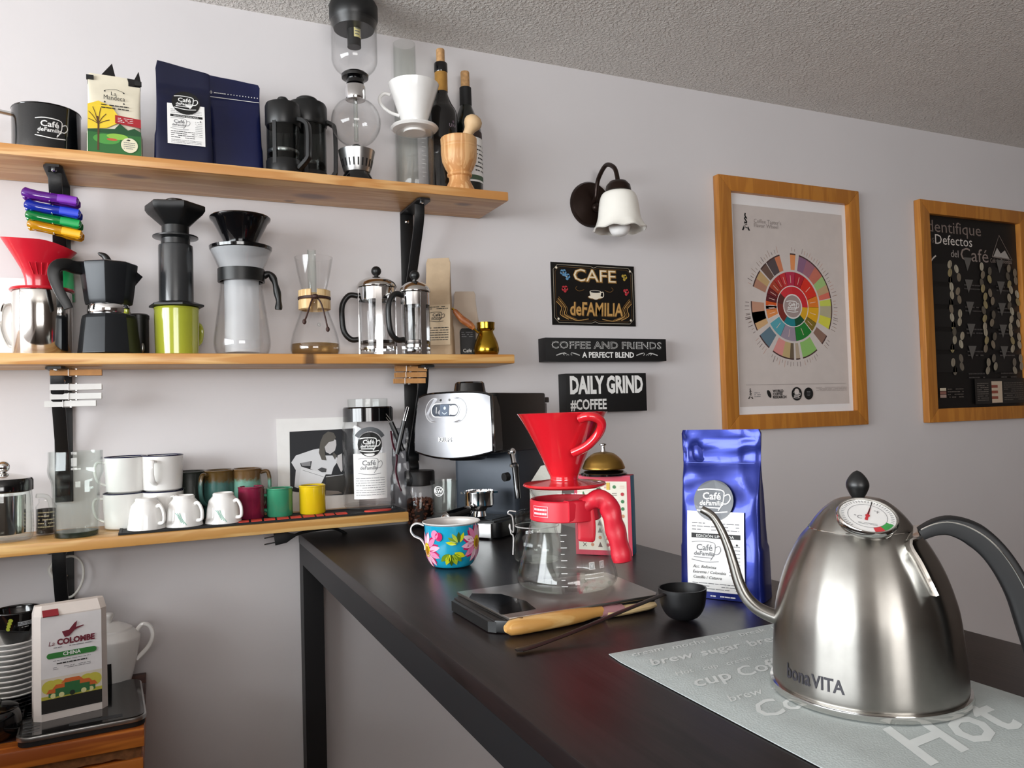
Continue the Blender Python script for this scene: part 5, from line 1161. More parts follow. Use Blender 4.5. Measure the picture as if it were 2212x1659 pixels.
for u, v_, ww in ((-.62, .235, .3), (.62, .245, .3), (-.35, .27, .4), (.38, .275, .4), (0, .31, .5)):
    p.poly([(fw*(u-ww*.75), h_*v_), (fw*(u+ww*.75), h_*v_), (fw*(u+ww*.45), h_*(v_+.035)), (fw*(u-ww*.45), h_*(v_+.035))], hexm('#d0662c'), True); p.rect(fw*(u-ww*.5), h_*.2, fw*(u+ww*.5), h_*v_, hexm('#2f6b3c')); p.disc(fw*u, h_*.21, fw*.09, hexm('#dcd79a') if u else hexm('#1f2a20'), h_*.022)
p.text('La', -fw*.66, h_*.655, .010, rd, bold=.0, slant=.2); p.text('COLOMBE', fw*.14, h_*.655, .0125, rd, bold=.05, width=fw*1.25); p.lines(-fw*.6, fw*.7, h_*.64, h_*.625, 1, greyink, .4, seed=3)
e = fw*.72; p.rect(-e, h_*.54, e, h_*.59, hexm('#2f7a34')); p.disc(-e, h_*.565, h_*.025, hexm('#2f7a34')); p.disc(e, h_*.565, h_*.025, hexm('#2f7a34')); p.text('CHINA', 0, h_*.553, .008, whiteink, bold=.02)
p.lines(-fw*.5, fw*.5, h_*.5, h_*.48, 1, ink, .5, seed=6); p.lines(-fw*.62, fw*.62, h_*.465, h_*.435, 2, greyink, .3, seed=7); p.lines(-fw*.62, fw*.62, h_*.525, h_*.51, 1, greyink, .3, seed=8)
p.poly([(-.014, h_*.77), (-.004, h_*.775), (.004, h_*.83), (.008, h_*.845), (.006, h_*.79), (.016, h_*.8), (.018, h_*.795), (.008, h_*.775), (.004, h_*.765), (-.004, h_*.72), (-.010, h_*.715)], rd)
p.build('printed_front', t)
G().obox((-hw*.55, -hd_*.72, h_*.955), (.011, 0, 0), (0, .0115, .006), (0, -.0003, .0006)).build('red_seal', mat('red_seal', '#8d2430', .5), t)
# white teapot
q = At(243, 1400, ZC, -.072); P_ = q.rows; t = thing('teapot', 'white ceramic teapot with loop handle behind the paper coffee bag', 'teapot', q.loc)
tp = P_([(34, 1484), (42, 1470), (50, 1440), (58, 1405), (62, 1382), (60, 1374), (48, 1362), (40, 1358)]); z0 = tp[0][1]
tp = [(r, z) for r, z in tp]; tp[0] = (tp[0][0], .0008)
G().lathe([(.0004, .0008)]+smooth_prof(tp, 3), 40).build('body', white, t); G().lathe(P_([(46, 1362), (44, 1357), (30, 1350), (14, 1344), (.4, 1343)]), 36).build('lid', white, t)
G().lathe(smooth_prof(P_([(6, 1346), (8, 1338), (13, 1330), (11, 1323), (.4, 1321)]), 3), 20, (-.006, -.004, 0)).build('lid_knob', white, t)
G().tube(spl(q.side([(296, 1370), (310, 1357), (326, 1364), (332, 1385), (322, 1408), (295, 1432)]), 5), (.0045, .004), 10).build('handle', white, t)
G().tube(spl(q.side([(190, 1440), (170, 1410), (160, 1375), (150, 1365)]), 5), [.012-.0005*i for i in range(16)], 12).build('spout', white, t)
p = Print(wrap(smooth_prof(tp, 3), q.a_cam-.05), .0004); p.rect(-.012, .006, .0, .055, ink, 3, 6); p.build('black_mark', t)
# plates and bowls with black cup on top
q = At(26, 1440, ZC, -.13); gs = 'stack of white plates and dark bowls'; zc_ = ZC+.0008
bowl = [(.02, 0), (.03, .003), (.037, .014), (.0375, .016)]
def dish(name, label, cat, m, z, R, grp):
    t = thing(name, label, cat, (q.loc.x, q.loc.y, z), 0, grp); pr = [(R*.55, .0), (R*.6, .0008), (R*.97, .0066), (R, .0085)]
    G().shell(pr, .0016, 36, floor=.002).build('dish', m, t); G().lathe([(R-.0008+.0013*math.cos(2*PI*k/6), .0085+.0013*math.sin(2*PI*k/6)) for k in range(6)], 36, close=True).build('rim', m, t)
dkb = mat('dark_bowl', '#111318', .12, coat=.5); zz = zc_
for k in range(5): dish('dark_saucer', 'glossy black saucer stacked under the white plates', 'saucer', dkb, zz, .044, gs); zz += .0062
for k in range(11): dish('white_saucer', 'white saucer in the stack beside the paper coffee bag', 'saucer', white, zz, .043, gs); zz += .0085
tcup = [(.016, .0), (.019, .002), (.030, .03), (.036, .05), (.037, .055)]; q3 = At(58, 1320, zz+.0042, -.128)
zb_ = zz-.0085+.0022; mg = mug('black_cup', 'black cup with yellow and white print on the plate stack', 'cup', (q.loc.x+.008, q.loc.y-.002, zb_), tcup, .0022, gloss_black, gloss_black, gloss_black, q.a_cam+2.6, (.015, .045), .0, (.004, .004))
p = Print(wrap(tcup, q.a_cam+.15, .034), .0006); p.rect(-.004, .034, .02, .041, hexm('#b9bfc4'), 4); p.lines(-.004, .019, .040, .035, 2, ink, .4, seed=2); p.lines(.002, .014, .032, .03, 1, whiteink, .5, seed=3)
for k in range(4): p.disc(-.02+.002*k, .030+.005*k, .0035, hexm('#a9b03a'), n=7)
p.build('printed_band', mg)
q = At(-6, 1530, ZC, -.24); t = thing('black_pot', 'black rounded pot at the edge of the rustic side table', 'pot', q.loc); G().shell(smooth_prof([(.022, .0008), (.030, .006), (.034, .022), (.031, .04), (.026, .046)], 3), .002, 32).build('body', gloss_black, t)
G().lathe([(.028, .045), (.029, .047), (.02, .052), (.006, .055), (.006, .06), (.0004, .061)], 28).build('lid', gloss_black, t)
tr = thing('blue_tray', 'dark blue tray leaning on the wall behind the stacked plates', 'tray', (-.235, -.008, ZC)); g = G(); g.prism(rrect(.11, .06, .03), (1, 0, 0), (0, .12, 1), (0, -.003, 0), (0, -.03, .118*0+.062)); g.build('tray_panel', mat('navy_tray', '#1a2236', .3), tr)
g = G(); rp = [Vector((x, -.034+.12*y, .062+y)) for x, y in rrect(.11, .06, .03)]; g.tube(rp, .003, 6, closed=True).build('tray_edge', mat('navy_tray', '#1a2236'), tr)

# ================================================================== THE TABLE TOP
# espresso machine
rz = math.radians(-55); P0 = onZ(1074, 1168, T); W = .18; xd = Vector((math.cos(rz), math.sin(rz), 0)); c0 = P0-xd*W/2; hwm = W/2
em_ = thing('espresso_machine', 'espresso machine with curved steel front panel and black body', 'espresso machine', (c0.x, c0.y, T), rz)
mblk = mat('machine_black', '#0e0f11', .35); mblue = mat('machine_grey', '#3c434d', .4, .2, var=.04)
G().prism(rrect(hwm, .122, .02), (1, 0, 0), (0, 1, 0), (0, 0, .03), (0, .124, .003)).build('base', mblk, em_, bevel=.002)
G().box(-hwm+.012, hwm-.012, -.003, .004, .004, .031).build('tray_front', silver, em_, bevel=.001)
g = G(); g.box(-hwm+.01, hwm-.01, .006, .10, .033, .0355); tray = g.build('drip_grid', mblk, em_)
for k in range(9): G().box(-hwm+.02, hwm-.02, .014+.009*k, .018+.009*k, .0355, .037).build('grid_bar', gloss_black, em_)
for sx in (-1, 1): G().lathe([(.006, .0), (.006, .004)], 12, (sx*(hwm-.02), .012, -.0005+.0008)).build('foot', mblk, em_)
G().prism(rrect(hwm-.012, .07, .012), (1, 0, 0), (0, 1, 0), (0, 0, .15), (0, .172, .033)).build('column', mblue, em_, bevel=.001)
G().prism(rrect(hwm-.004, .112, .02), (1, 0, 0), (0, 1, 0), (0, 0, .118), (0, .122, .165)).build('head', mblk, em_, bevel=.004)
G().lathe([(.0005, .150), (.036, .150), (.042, .156), (.042, .166), (.0005, .166)], 36, (-.01, .055, 0)).build('brew_group', mblk, em_)
# curved steel panel with rounded top, bowed lower edge
g = G(); nu, nv = 20, 14; v = []; f = []; tk = .006
def panel(u, tt, off):
    x = u*(hwm+.002)*(1-.075*tt*tt); zlo = .172-.013*(1-u*u); zhi = .2845-.006*abs(u)**6-.002*u*u
    return (x, -.012-.010*(1-u*u)+.008*tt*tt+off, zlo+(zhi-zlo)*tt)
for off in (0, tk):
    for j in range(nv+1):
        for i in range(nu+1): v.append(panel(-1+2*i/nu, j/nv, off))
n1 = (nu+1)*(nv+1)
for j in range(nv):
    for i in range(nu): a = j*(nu+1)+i; f.append((a, a+1, a+nu+2, a+nu+1)); f.append((n1+a, n1+a+nu+1, n1+a+nu+2, n1+a+1))
rim = [i for i in range(nu+1)]+[j*(nu+1)+nu for j in range(1, nv+1)]+[nv*(nu+1)+i for i in range(nu-1, -1, -1)]+[j*(nu+1) for j in range(nv-1, 0, -1)]
for a, b in zip(rim, rim[1:]+rim[:1]): f.append((a, b, n1+b, n1+a))
pan = g.add(v, f).build('front_panel', mat('machine_steel', '#858588', .33, 1, var=.05, vscale=40), em_)
ring = [Vector(panel(-1+2*i/nu, 0, .004))+Vector((0, 0, -.001)) for i in range(nu+1)]+[Vector(panel(1, j/nv, .004))+Vector((.001, 0, 0)) for j in range(1, nv+1)]+[Vector(panel(1-2*i/nu, 1, .004))+Vector((0, 0, .001)) for i in range(1, nu+1)]+[Vector(panel(-1, 1-j/nv, .004))-Vector((.001, 0, 0)) for j in range(1, nv)]
G().tube(ring, .0032, 6, closed=True).build('panel_trim', gloss_black, em_)
g = G(); v = []; f = []
for j in range(5):                                               # black shroud joining panel and head
    for i in range(nu+1): u = -1+2*i/nu; a = Vector(panel(u, 0 if j < 3 else 1, tk)); 
g = G(); ring2 = [Vector((p_.x*.97, .03, p_.z*1.0)) for p_ in ring]; n = len(ring)
g.add([tuple(p_) for p_ in ring]+[tuple(p_) for p_ in ring2], [(i, (i+1) % n, n+(i+1) % n, n+i) for i in range(n)]); g.build('shroud', mblk, em_)
p = Print(lambda u, v_, h: Vector(panel(u/hwm, min(max((v_-.165)/.118, 0), 1), -h)), .0006)
def pill(cx, cz, hw_, r, m):
    p.poly([(cx+math.copysign(hw_-r, math.cos(a))+r*math.cos(a), cz+r*math.sin(a)) for a in [2*PI*(k+.5)/28 for k in range(28)]], m)
cx, cz = -.012, .252; pill(cx, cz, .052, .024, hexm('#b4b4b6', .3)); pill(cx, cz, .05, .0225, MATS['machine_steel']); pill(cx, cz, .036, .0135, hexm('#dcdcdc', .25)); pill(cx, cz, .0335, .0115, hexm('#2a3442', .2))
p.rect(cx-.012, cz-.0105, cx+.010, cz+.0105, hexm('#4a5a70', .2)); p.disc(cx+.0, cz+.004, .003, hexm('#c9d6e6', .2)); pill(cx+.0215, cz, .0105, .009, hexm('#d8dade', .15)); p.rect(cx-.022, cz-.006, cx-.0205, cz+.006, whiteink); p.line([(cx-.006, cz-.004), (cx, cz-.007), (cx+.006, cz-.004)], .0014, hexm('#c9d6e6', .2), 4)
p.disc(cx-.012, cz+.019, .0022, ink, n=10); p.disc(cx+.010, cz+.019, .0022, hexm('#8a8a8a'), n=10); p.text('KRUPS', -.01, .194, .011, hexm('#f2f2f2', .3), bold=.03); p.build('controls', pan)
G().lathe([(.034, .283), (.030, .305), (.026, .308), (.0005, .308)], 32, (.0, .055, 0)).build('steam_knob', gloss_black, em_); G().obox((0, .028, .294), (.004, 0, 0), (0, .003, 0), (0, .002, .008)).build('knob_mark', chrome, em_)
tk_ = glass('tank_plastic', '#b5b2b4', .3, .15); G().prism(rrect(hwm-.012, .016, .01), (1, 0, 0), (0, 1, 0), (0, 0, .225), (0, .232, .036)).build('water_tank', tk_, em_); G().prism(rrect(hwm-.008, .02, .01), (1, 0, 0), (0, 1, 0), (0, 0, .012), (0, .232, .262)).build('tank_lid', mblk, em_, bevel=.002)
wx = hwm-.004; G().ball((wx, .07, .165), .009, (1, 1, 1), 14).build('wand_joint', chrome, em_)
G().tube(spl([(wx, .07, .165), (wx+.008, .062, .15), (wx+.012, .058, .138)], 4), .005, 10).build('wand_arm', chrome, em_)
G().tube([(wx+.012, .058, .14), (wx+.016, .055, .135), (wx+.022, .052, .075)], [.0075, .0065, .0055], 12).build('steam_wand', gloss_black, em_); G().lathe([(.0005, -.003), (.009, -.002), (.009, .003), (.0005, .004)], 14, (wx+.012, .058, .138)).build('wand_collar', chrome, em_)
G().tube([(wx+.004, .048, .118), (wx+.0, .038, .117)], .0085, 14).build('wand_grip', blackm, em_)
# portafilter on the tray
q = At(1036, 1090, T+.0375, -.268); t = thing('portafilter', 'chrome portafilter with black handle resting on the drip tray', 'portafilter', q.loc); R = 32*q.s
G().shell([(R*.86, .022), (R*.97, .026), (R*.97, .048), (R, .05), (R, .054)], .0015, 40).build('basket_holder', chrome, t)
G().lathe([(.0005, .0005), (.010, .0005), (.014, .004), (.012, .014), (.017, .0225), (.0005, .0225)], 28).build('spout', chrome, t)
for sx in (-1, 1): G().obox(Vector((math.cos(q.a_cam+1.57)*sx*R*1.08, math.sin(q.a_cam+1.57)*sx*R*1.08, .05)), (.004, 0, 0), (0, .004, 0), (0, 0, .002)).build('lug', chrome, t)
tip = q.side([(966, 1110)], .055)[0]; A = q.side([(1018, 1098)], .02)[0]; dr = (tip-A)
G().tube(spl([A, A+dr*.2, A+dr*.5, A+dr*.8, tip], 4), [.006, .0075, .009, .0105, .0115, .0118, .012, .0122, .0126, .013, .0132, .0134, .0136, .0136, .0136, .0136, .0136], 16).build('handle', gloss_black, t)
dn = dr.normalized(); G().tube([tip+dn*.0, tip+dn*.002], [.0145, .0138], 24).build('end_ring', silver, t); G().ball(tip+dn*.002, .010, (1, 1, 1), 18).build('end_cap', chrome, t)
# shot glass
q = At(960, 1078, T+.0375, -.19); t = thing('shot_glass', 'small clear shot glass with a white round emblem', 'glass', q.loc); hg = q.z(1037); sg_ = [(.021, .0004), (.0225, .004), (.028, hg)]
G().shell(sg_, .0018, 36, floor=.008).build('glass_body', clear2, t); p = Print(wrap(sg_, q.a_cam-.45, .026), .0004)
p.sector(0, hg*.72, .0088, .0105, 0, 2*PI, whiteink); p.text('RW', 0, hg*.72-.0035, .0105, whiteink, bold=.03); p.lines(-.006, .006, hg*.72-.004, hg*.72-.008, 1, whiteink, .4); p.lines(-.006, .006, hg*.72+.008, hg*.72+.004, 1, whiteink, .4, seed=2); p.build('emblem', t)
# bean jar and the jar behind it
q = At(907, 1060, T, -.052); t = thing('bean_jar', 'glass jar half full of coffee beans with a black lid', 'jar', q.loc); R = 31*q.s; hj = q.z(1046)
G().shell([(R*.9, .0005), (R, .005), (R, hj-.004), (R*.94, hj)], .002, 36, floor=.004).build('glass_body', clear, t); G().lathe([(R*.9, hj-.002), (R*1.06, hj), (R*1.06, q.z(1019)), (R*1.0, q.z(1016)), (.0005, q.z(1016))], 36).build('lid', mat('black_brown_lid', '#1d1817', .45), t)
bm_ = mat('coffee_bean', '#7a4630', .4, var=.3, vscale=200); g = G(); rn = random.Random(4); zl_ = q.z(1078)
G().lathe([(.0005, .005), (R*.80, .005), (R*.82, zl_-.004), (.0005, zl_-.002)], 24).build('bean_core', mat('dark_beans', '#24140d', .7, var=.3, vscale=200), t)
for k in range(240):
    a = rn.uniform(0, 2*PI); z_ = rn.uniform(.008, zl_) if k < 190 else zl_; rr = R*.84 if k < 190 else R*.8*math.sqrt(rn.random()); M = Matrix.Rotation(rn.uniform(0, 6.28), 3, 'Z') @ Matrix.Rotation(rn.uniform(-.7, .7), 3, 'X'); c = Vector((rr*math.cos(a), rr*math.sin(a), z_)); gg = G().ball((0, 0, 0), .0042, (1.0, .55, .7), 8); g.add([M @ Vector(v_)+c for v_ in gg.v], gg.f)
o = g.build('beans', bm_, t); o['kind'] = 'stuff'
q = At(914, 1030, T, -.018+.0); q.loc.y = -.03; q.loc.x += .022; 
# floral mug
q = At(977, 1221, T); P_ = q.rows; t = thing('floral_mug', 'turquoise enamel mug painted with pink flowers and green leaves', 'mug', q.loc)
fp = smooth_prof(P_([(38, 1225), (44, 1222), (50, 1212), (55, 1198), (57.5, 1175), (58, 1150), (58.5, 1134)]), 4); z0 = fp[0][1]; fp = [(r, z-z0+.0006) for r, z in fp]; H = fp[-1][1]
turq = mat('turquoise_paint', '#1c9fc4', .16, coat=.5, var=.12, vscale=25); G().lathe([(.0004, .0006)]+fp, 48, cap=False).build('body', turq, t)
alu = mat('worn_steel', '#cfcac6', .45, .35); G().lathe([(fp[-1][0], H), (fp[-1][0]+.0025, H+.0025), (fp[-1][0]+.0012, H+.0035), (fp[-1][0]-.001, H+.001)]+[(r-.0012, max(z, .002)) for r, z in reversed(fp)]+[(.0004, .002)], 48, cap=False).build('lining', alu, t)
rimw = mat('white_rim', '#f2f0ee', .2); G().lathe([(fp[-1][0]+.0026+.0008*math.cos(2*PI*k/8), H+.003+.0008*math.sin(2*PI*k/8)) for k in range(8)], 48, close=True).build('rim', rimw, t)
hp = q.side([(918, 1131), (904, 1126), (893, 1131), (890, 1142), (897, 1153), (910, 1160), (918, 1172), (919, 1183)], .004); G().tube(spl(hp, 5), (.0065, .0011), 8, side=q.cam, square=True).build('handle', rimw, t)
p = Print(wrap(fp, q.a_cam, 57*q.s), .0004, .00003); pk = [hexm(c, .2) for c in ('#f0b6cf', '#e88ab4', '#f6d4e2', '#d8458a')]; ylw = hexm('#e6c81a', .2); mg_ = hexm('#c2205e', .2)
def petal(u, v_, a, ln, wd, m): p.poly([(u+math.cos(a)*(ln*.2+ln*.8*(k/10 if k <= 10 else (20-k)/10))-math.sin(a)*wd*math.sin(PI*min(k, 20-k)/10)*(1 if k <= 10 else -1), v_+math.sin(a)*(ln*.2+ln*.8*(k/10 if k <= 10 else (20-k)/10))+math.cos(a)*wd*math.sin(PI*min(k, 20-k)/10)*(1 if k <= 10 else -1)) for k in range(20)], m)
def U(x): return (x-977)*q.s*1.0
def V(y): return q.z(y)-z0
def Ua(x): return 57*q.s*math.asin(max(-.97, min(.97, (x-977)/57.5)))
for (x, y, ln, n, off) in ((925, 1185, .030, 11, .2), (1028, 1172, .032, 12, .1)):
    for k in range(n): petal(Ua(x), V(y), off+2*PI*k/n+.15, ln*.95, ln*.16, mg_)
    for k in range(n): petal(Ua(x), V(y), off+2*PI*k/n, ln, ln*.15, pk[k % 3])
    p.disc(Ua(x), V(y), .0085, ylw, .0115); p.disc(Ua(x), V(y)-.001, .005, hexm('#b0760f', .3), .007)
gl_ = [hexm(c, .25) for c in ('#6f8f1e', '#c9cf1e', '#3f5a16', '#a4b52a')]
for k, a in enumerate((-2.4, -2.0, -1.6, -1.2, -.8, -.4)): petal(Ua(976), V(1185), a, .024, .0042, gl_[k % 4])
for k, a in enumerate((1.2, 1.6, 2.1, 2.5, 2.9)): petal(Ua(992), V(1172), a, .021, .0028, gl_[(k+1) % 4])
for k, a in enumerate((.9, 1.3)): p.disc(Ua(943+8*k), V(1150+4*k), .006, mg_ if k else pk[1], .007)
p.build('painted_flowers', t)
# kitchen scale with server and dripper
def tz(x, y, z): return onZ(x, y, z)
sc = thing('coffee_scale', 'slim steel kitchen scale with black display under the glass server', 'scale', (.45, -.826, T))
bx = [(-.112, -.066), (-.098, -.078), (.100, -.074), (.108, -.064), (.117, .066), (.110, .074), (-.105, .070), (-.115, .060)]
G().prism([(x*.985, y*.98) for x, y in bx], (1, 0, 0), (0, 1, 0), (0, 0, .014), (0, 0, .001)).build('base', black, sc, bevel=.002)
pl_ = mat('scale_steel', '#a9a5a1', .3, 1, var=.06, vscale=50, aniso=.3); G().prism(bx[1:7], (1, 0, 0), (0, 1, 0), (0, 0, .004), (0, 0, .0152)).build('steel_plate', pl_, sc, bevel=.001)
p = Print(flat((0, 0, .0192), (1, 0, 0), (0, 1, 0), (0, 0, 1)), .0003); p.poly([(-.101, -.062), (-.104, .03), (-.092, .05), (-.062, .028), (-.05, -.02), (-.056, -.06)], gloss_black); p.build('display', sc)
G().prism([(-.116, -.058), (-.109, -.066), (-.113, .055), (-.119, .052)], (1, 0, 0), (0, 1, 0), (0, 0, .012), (0, 0, .0012)).build('front_lip', black, sc)
zs = T+.0196; q = At(1226, 1263, zs); P_ = q.rows; t = thing('glass_server', 'conical glass coffee server with red collar and red handle', 'server', q.loc)
gp = smooth_prof(P_([(92, 1266), (103, 1260), (108, 1248), (104, 1228), (93, 1188), (80, 1140), (73, 1115), (70, 1090), (70, 1075), (75, 1066), (77, 1058)]), 4); z0 = gp[0][1]; gp = [(r, z-z0+.0006) for r, z in gp]
G().shell(gp, .0018, 56, floor=.003).build('glass_body', clear, t)
cr_ = mat('red_collar', '#cf1f33', .4, coat=.1, var=.03); zz = lambda y: q.z(y)-z0
band = [(75*q.s, zz(1122)), (77*q.s, zz(1120)), (76*q.s, zz(1080)), (74*q.s, zz(1078)), (71.5*q.s, zz(1080)), (72*q.s, zz(1120))]
G().lathe(band, 56, close=True).build('collar', cr_, t)
p = Print(wrap([(77*q.s, zz(1121)), (76*q.s, zz(1079))], q.a_cam-.75, 76*q.s), .0005); p.rect(-.014, zz(1111), .012, zz(1088), hexm('#f0b8c0', .4), 6); p.rect(-.0133, zz(1110), .0113, zz(1089), cr_, 6); p.lines(-.012, .010, zz(1091), zz(1108), 2, hexm('#f2c8ce', .4), .5, .1, seed=4); p.build('logo_plate', t)
p = Print(wrap(gp, q.a_cam, None), .0005)
for k in range(9): p.rect(-.007, .012+k*.0075, -.0025 if k % 2 else .0005, .0126+k*.0075, whiteink, 2, up=False)
p.build('scale_marks', t); p = Print(wrap(gp, q.a_cam, None), .0005)
for u_ in (.028, .044): p.rect(u_, .03, u_+.008, .0385, whiteink, 2); p.rect(u_+.0006, .0306, u_+.0074, .0379, mat('pale_mark', '#b9bcbc', .4), 2); p.text('V', u_+.004, .032, .006, whiteink)
p.lines(.022, .05, .027, .018, 2, whiteink, .2, seed=6); p.build('printed_icons', t)
def sd(pts, out): return [q.right*((x-q.px)*q.s)+q.cam*out+Vector((0, 0, zz(y))) for x, y in pts]
hd0 = .030
grip = spl(sd([(1262, 1092), (1276, 1083), (1295, 1076), (1313, 1084), (1322, 1105), (1327, 1130), (1334, 1160), (1340, 1190), (1343, 1210)], hd0), 5)
G().tube(grip, [((13+1.0*math.sin(i*.9))*q.s*1.05, (16+min(i, 14)*.35+1.3*math.sin(i*.75))*q.s) for i in range(len(grip)-1)]+[(9*q.s, 12*q.s)], 18, side=q.cam, square=False).build('grip', cr_, t)
leg = spl(sd([(1262, 1082), (1268, 1110), (1270, 1140), (1268, 1165)], hd0-.004), 4); G().tube(leg, [(12*q.s, (21-.25*i)*q.s) for i in range(len(leg)-1)]+[(9*q.s, 15*q.s)], 16, side=q.cam, square=True).build('handle_strut', cr_, t)
br_ = sd([(1228, 1098), (1262, 1098)], hd0+.0); G().tube([br_[0]+q.cam*.012, br_[1]], (13*q.s, 22*q.s), 12, side=q.cam, square=True).build('handle_bridge', cr_, t)
# red dripper on the server
redc = mat('red_ceramic', '#cc1c28', .16, coat=.5, var=.03); zb = q.loc.z+gp[-1][1]+.0006
q2 = At(1220, 980, zb, q.loc.y); q2.loc = Vector((q.loc.x, q.loc.y, zb)); off = q2.z(1054); q2.zb += off
t = thing('pour_over_dripper', 'red ceramic cone dripper with a loop handle on the glass server', 'dripper', q2.loc)
hs = q2.side([(1256, 905), (1272, 900), (1292, 905), (1300, 918), (1292, 938), (1268, 962), (1240, 976)], .03)
hs = [h + q2.cam*d_ for h, d_ in zip(hs, (.024, .030, .028, .024, .018, .014, .006))]
cone_dripper(t, q2, [(34, 1052), (84, 1051), (90, 1047), (88, 1043), (60, 1040), (33, 1036), (30, 1040)], [(36, 1054), (44, 1054), (44, 1049), (36, 1049)], smooth_prof([(31, 1042), (30, 1030), (35, 1018), (47, 990), (66, 950), (84, 915), (94, 898), (98, 892)], 3), redc, hs, .0058, .006)
# clip jar
q = At(1162, 1212, T); P_ = q.rows; t = thing('clip_jar', 'small clip-top glass jar with wire bail behind the glass server', 'jar', q.loc)
jp = smooth_prof(P_([(40, 1216), (48, 1212), (52, 1198), (51, 1172), (44, 1154), (42, 1140), (44, 1134)]), 3); z0 = jp[0][1]; jp = [(r, z-z0+.0006) for r, z in jp]
G().shell(jp, .0025, 40, floor=.004).build('glass_body', clear2, t); zz2 = lambda y: q.z(y)-z0
G().lathe([(44*q.s, zz2(1133)), (46*q.s, zz2(1130)), (46*q.s, zz2(1112)), (40*q.s, zz2(1106)), (20*q.s, zz2(1101)), (.0005, zz2(1101))], 40).build('glass_lid', clear2, t)
wi = mat('white_wire', '#e2e0de', .25, .4); G().lathe([(47*q.s+.001*math.cos(2*PI*k/6), zz2(1138)+.001*math.sin(2*PI*k/6)) for k in range(6)], 40, close=True).build('wire_ring', wi, t)
def sd2(pts, o_): return [q.right*((x-q.px)*q.s)+q.cam*o_+Vector((0, 0, zz2(y))) for x, y in pts]
G().tube(spl(sd2([(1118, 1106), (1104, 1104), (1101, 1110), (1110, 1117), (1111, 1150), (1103, 1140), (1104, 1132)], .01), 4), .0012, 6).build('wire_bail', wi, t); G().tube(spl(sd2([(1104, 1132), (1106, 1152), (1111, 1160), (1109, 1198)], .012), 4), .0012, 6).build('wire_lever', wi, t)
# boxed game with bell
a, b = onZ(1246, 1203, T), onZ(1364, 1197, T); wv = (b-a); wv.z = 0; w_ = .097; ang = -.78; c = (a+b)/2; q = At(1305, 1200, T, c.y); hb = q.z(1028); redb = hexm('#c22c42'); blub = hexm('#2a7ea4')
t = thing('gift_box', 'red and blue carton with cream panel of small christmas drawings', 'box', (c.x, c.y, T), ang); th = .032
G().box(-w_/2, w_/2, .0005, th, .0006, hb).build('carton', mat('carton_blue', '#2a86ae', .5), t, bevel=.001); G().box(-w_/2, w_/2, -.0008, .0012, .0008, hb-.0004).build('front_cover', mat('carton_red', '#c8304a', .5), t)
G().box(-w_/2+.0005, w_/2-.0005, .001, th-.001, hb-.0002, hb+.0006).build('top_cover', mat('carton_red', '#c8304a'), t)
p = Print(flat((0, -.0008, 0), (1, 0, 0), (0, 0, 1), (0, -1, 0)), .0003); m0 = .009; p.rect(-w_/2+m0*.6, m0, w_/2-m0*.7, hb-m0, hexm('#e6dfcf')); rn = random.Random(8)
for j in range(9):
    for i in range(6):
        u, v_ = -w_/2+.016+(w_-.03)*i/5, .018+(hb-.036)*j/8; c_ = hexm(rn.choice(['#b8323a', '#6a5a52', '#3f7a4a', '#c98a6a', '#d8b0a4', '#8a8078'])); k = rn.randrange(4)
        if k == 0: p.poly([(u-.004, v_-.004), (u+.004, v_-.004), (u, v_+.005)], c_, False)
        elif k == 1: p.disc(u, v_, .003, c_, n=8, up=False)
        elif k == 2: p.line([(u-.003, v_-.003), (u+.003, v_+.003)], .0012, c_, up=False); p.line([(u-.003, v_+.003), (u+.003, v_-.003)], .0012, c_, up=False)
        else: p.lines(u-.004, u+.004, v_+.003, v_-.003, 2, c_, .3, 0, seed=j*6+i)
p.poly([(w_*.22-.006, hb*.46), (w_*.22+.006, hb*.46), (w_*.22, hb*.55)], hexm('#2f7a4a')); p.rect(w_*.08, hb*.83, w_*.14, hb*.92, hexm('#d9b24a')); p.build('printed_drawings', t)
fwd = Vector((-math.sin(ang), math.cos(ang), 0)); bc = Vector((c.x, c.y, 0))+fwd*th*.5; zb = T+hb+.0007
q = At(1299, 1020, zb, bc.y); t = thing('service_bell', 'brass service bell with chrome button on the christmas carton', 'bell', (bc.x, bc.y, zb)); R = 47*q.s
G().lathe([(.0005, .0), (R*1.08, .0), (R*1.08, .003), (R*.9, .0075), (R*.5, .009), (.0005, .009)], 40).build('base', gloss_black, t)
G().lathe(smooth_prof([(R*.96, .010), (R*.99, .012), (R*.93, .018), (R*.82, .026), (R*.5, .036), (R*.12, .0395), (.0006, .0396)], 4), 40).build('dome', mat('antique_brass', '#a07c3c', .3, .9, var=.08), t)
G().lathe([(.0045, .039), (.0035, .043), (.0028, .049), (.006, .0505), (.006, .0525), (.0005, .054)], 20).build('button', chrome, t)
# paper filters between machine and carton
q = At(1176, 1030, T, -.30); t = thing('filter_papers', 'pack of white paper filters standing between machine and carton', 'filters', q.loc, -.7); hh_ = q.z(1000); G().prism([(-.03, .0006), (.03, .0006), (.034, hh_*.75), (.018, hh_), (-.01, hh_*.96), (-.034, hh_*.7)], (1, 0, 0), (0, .1, .99), (0, .012, 0)).build('paper_stack', mat('filter_paper', '#dcdad0', .85, bump=.3, bscale=120), t)
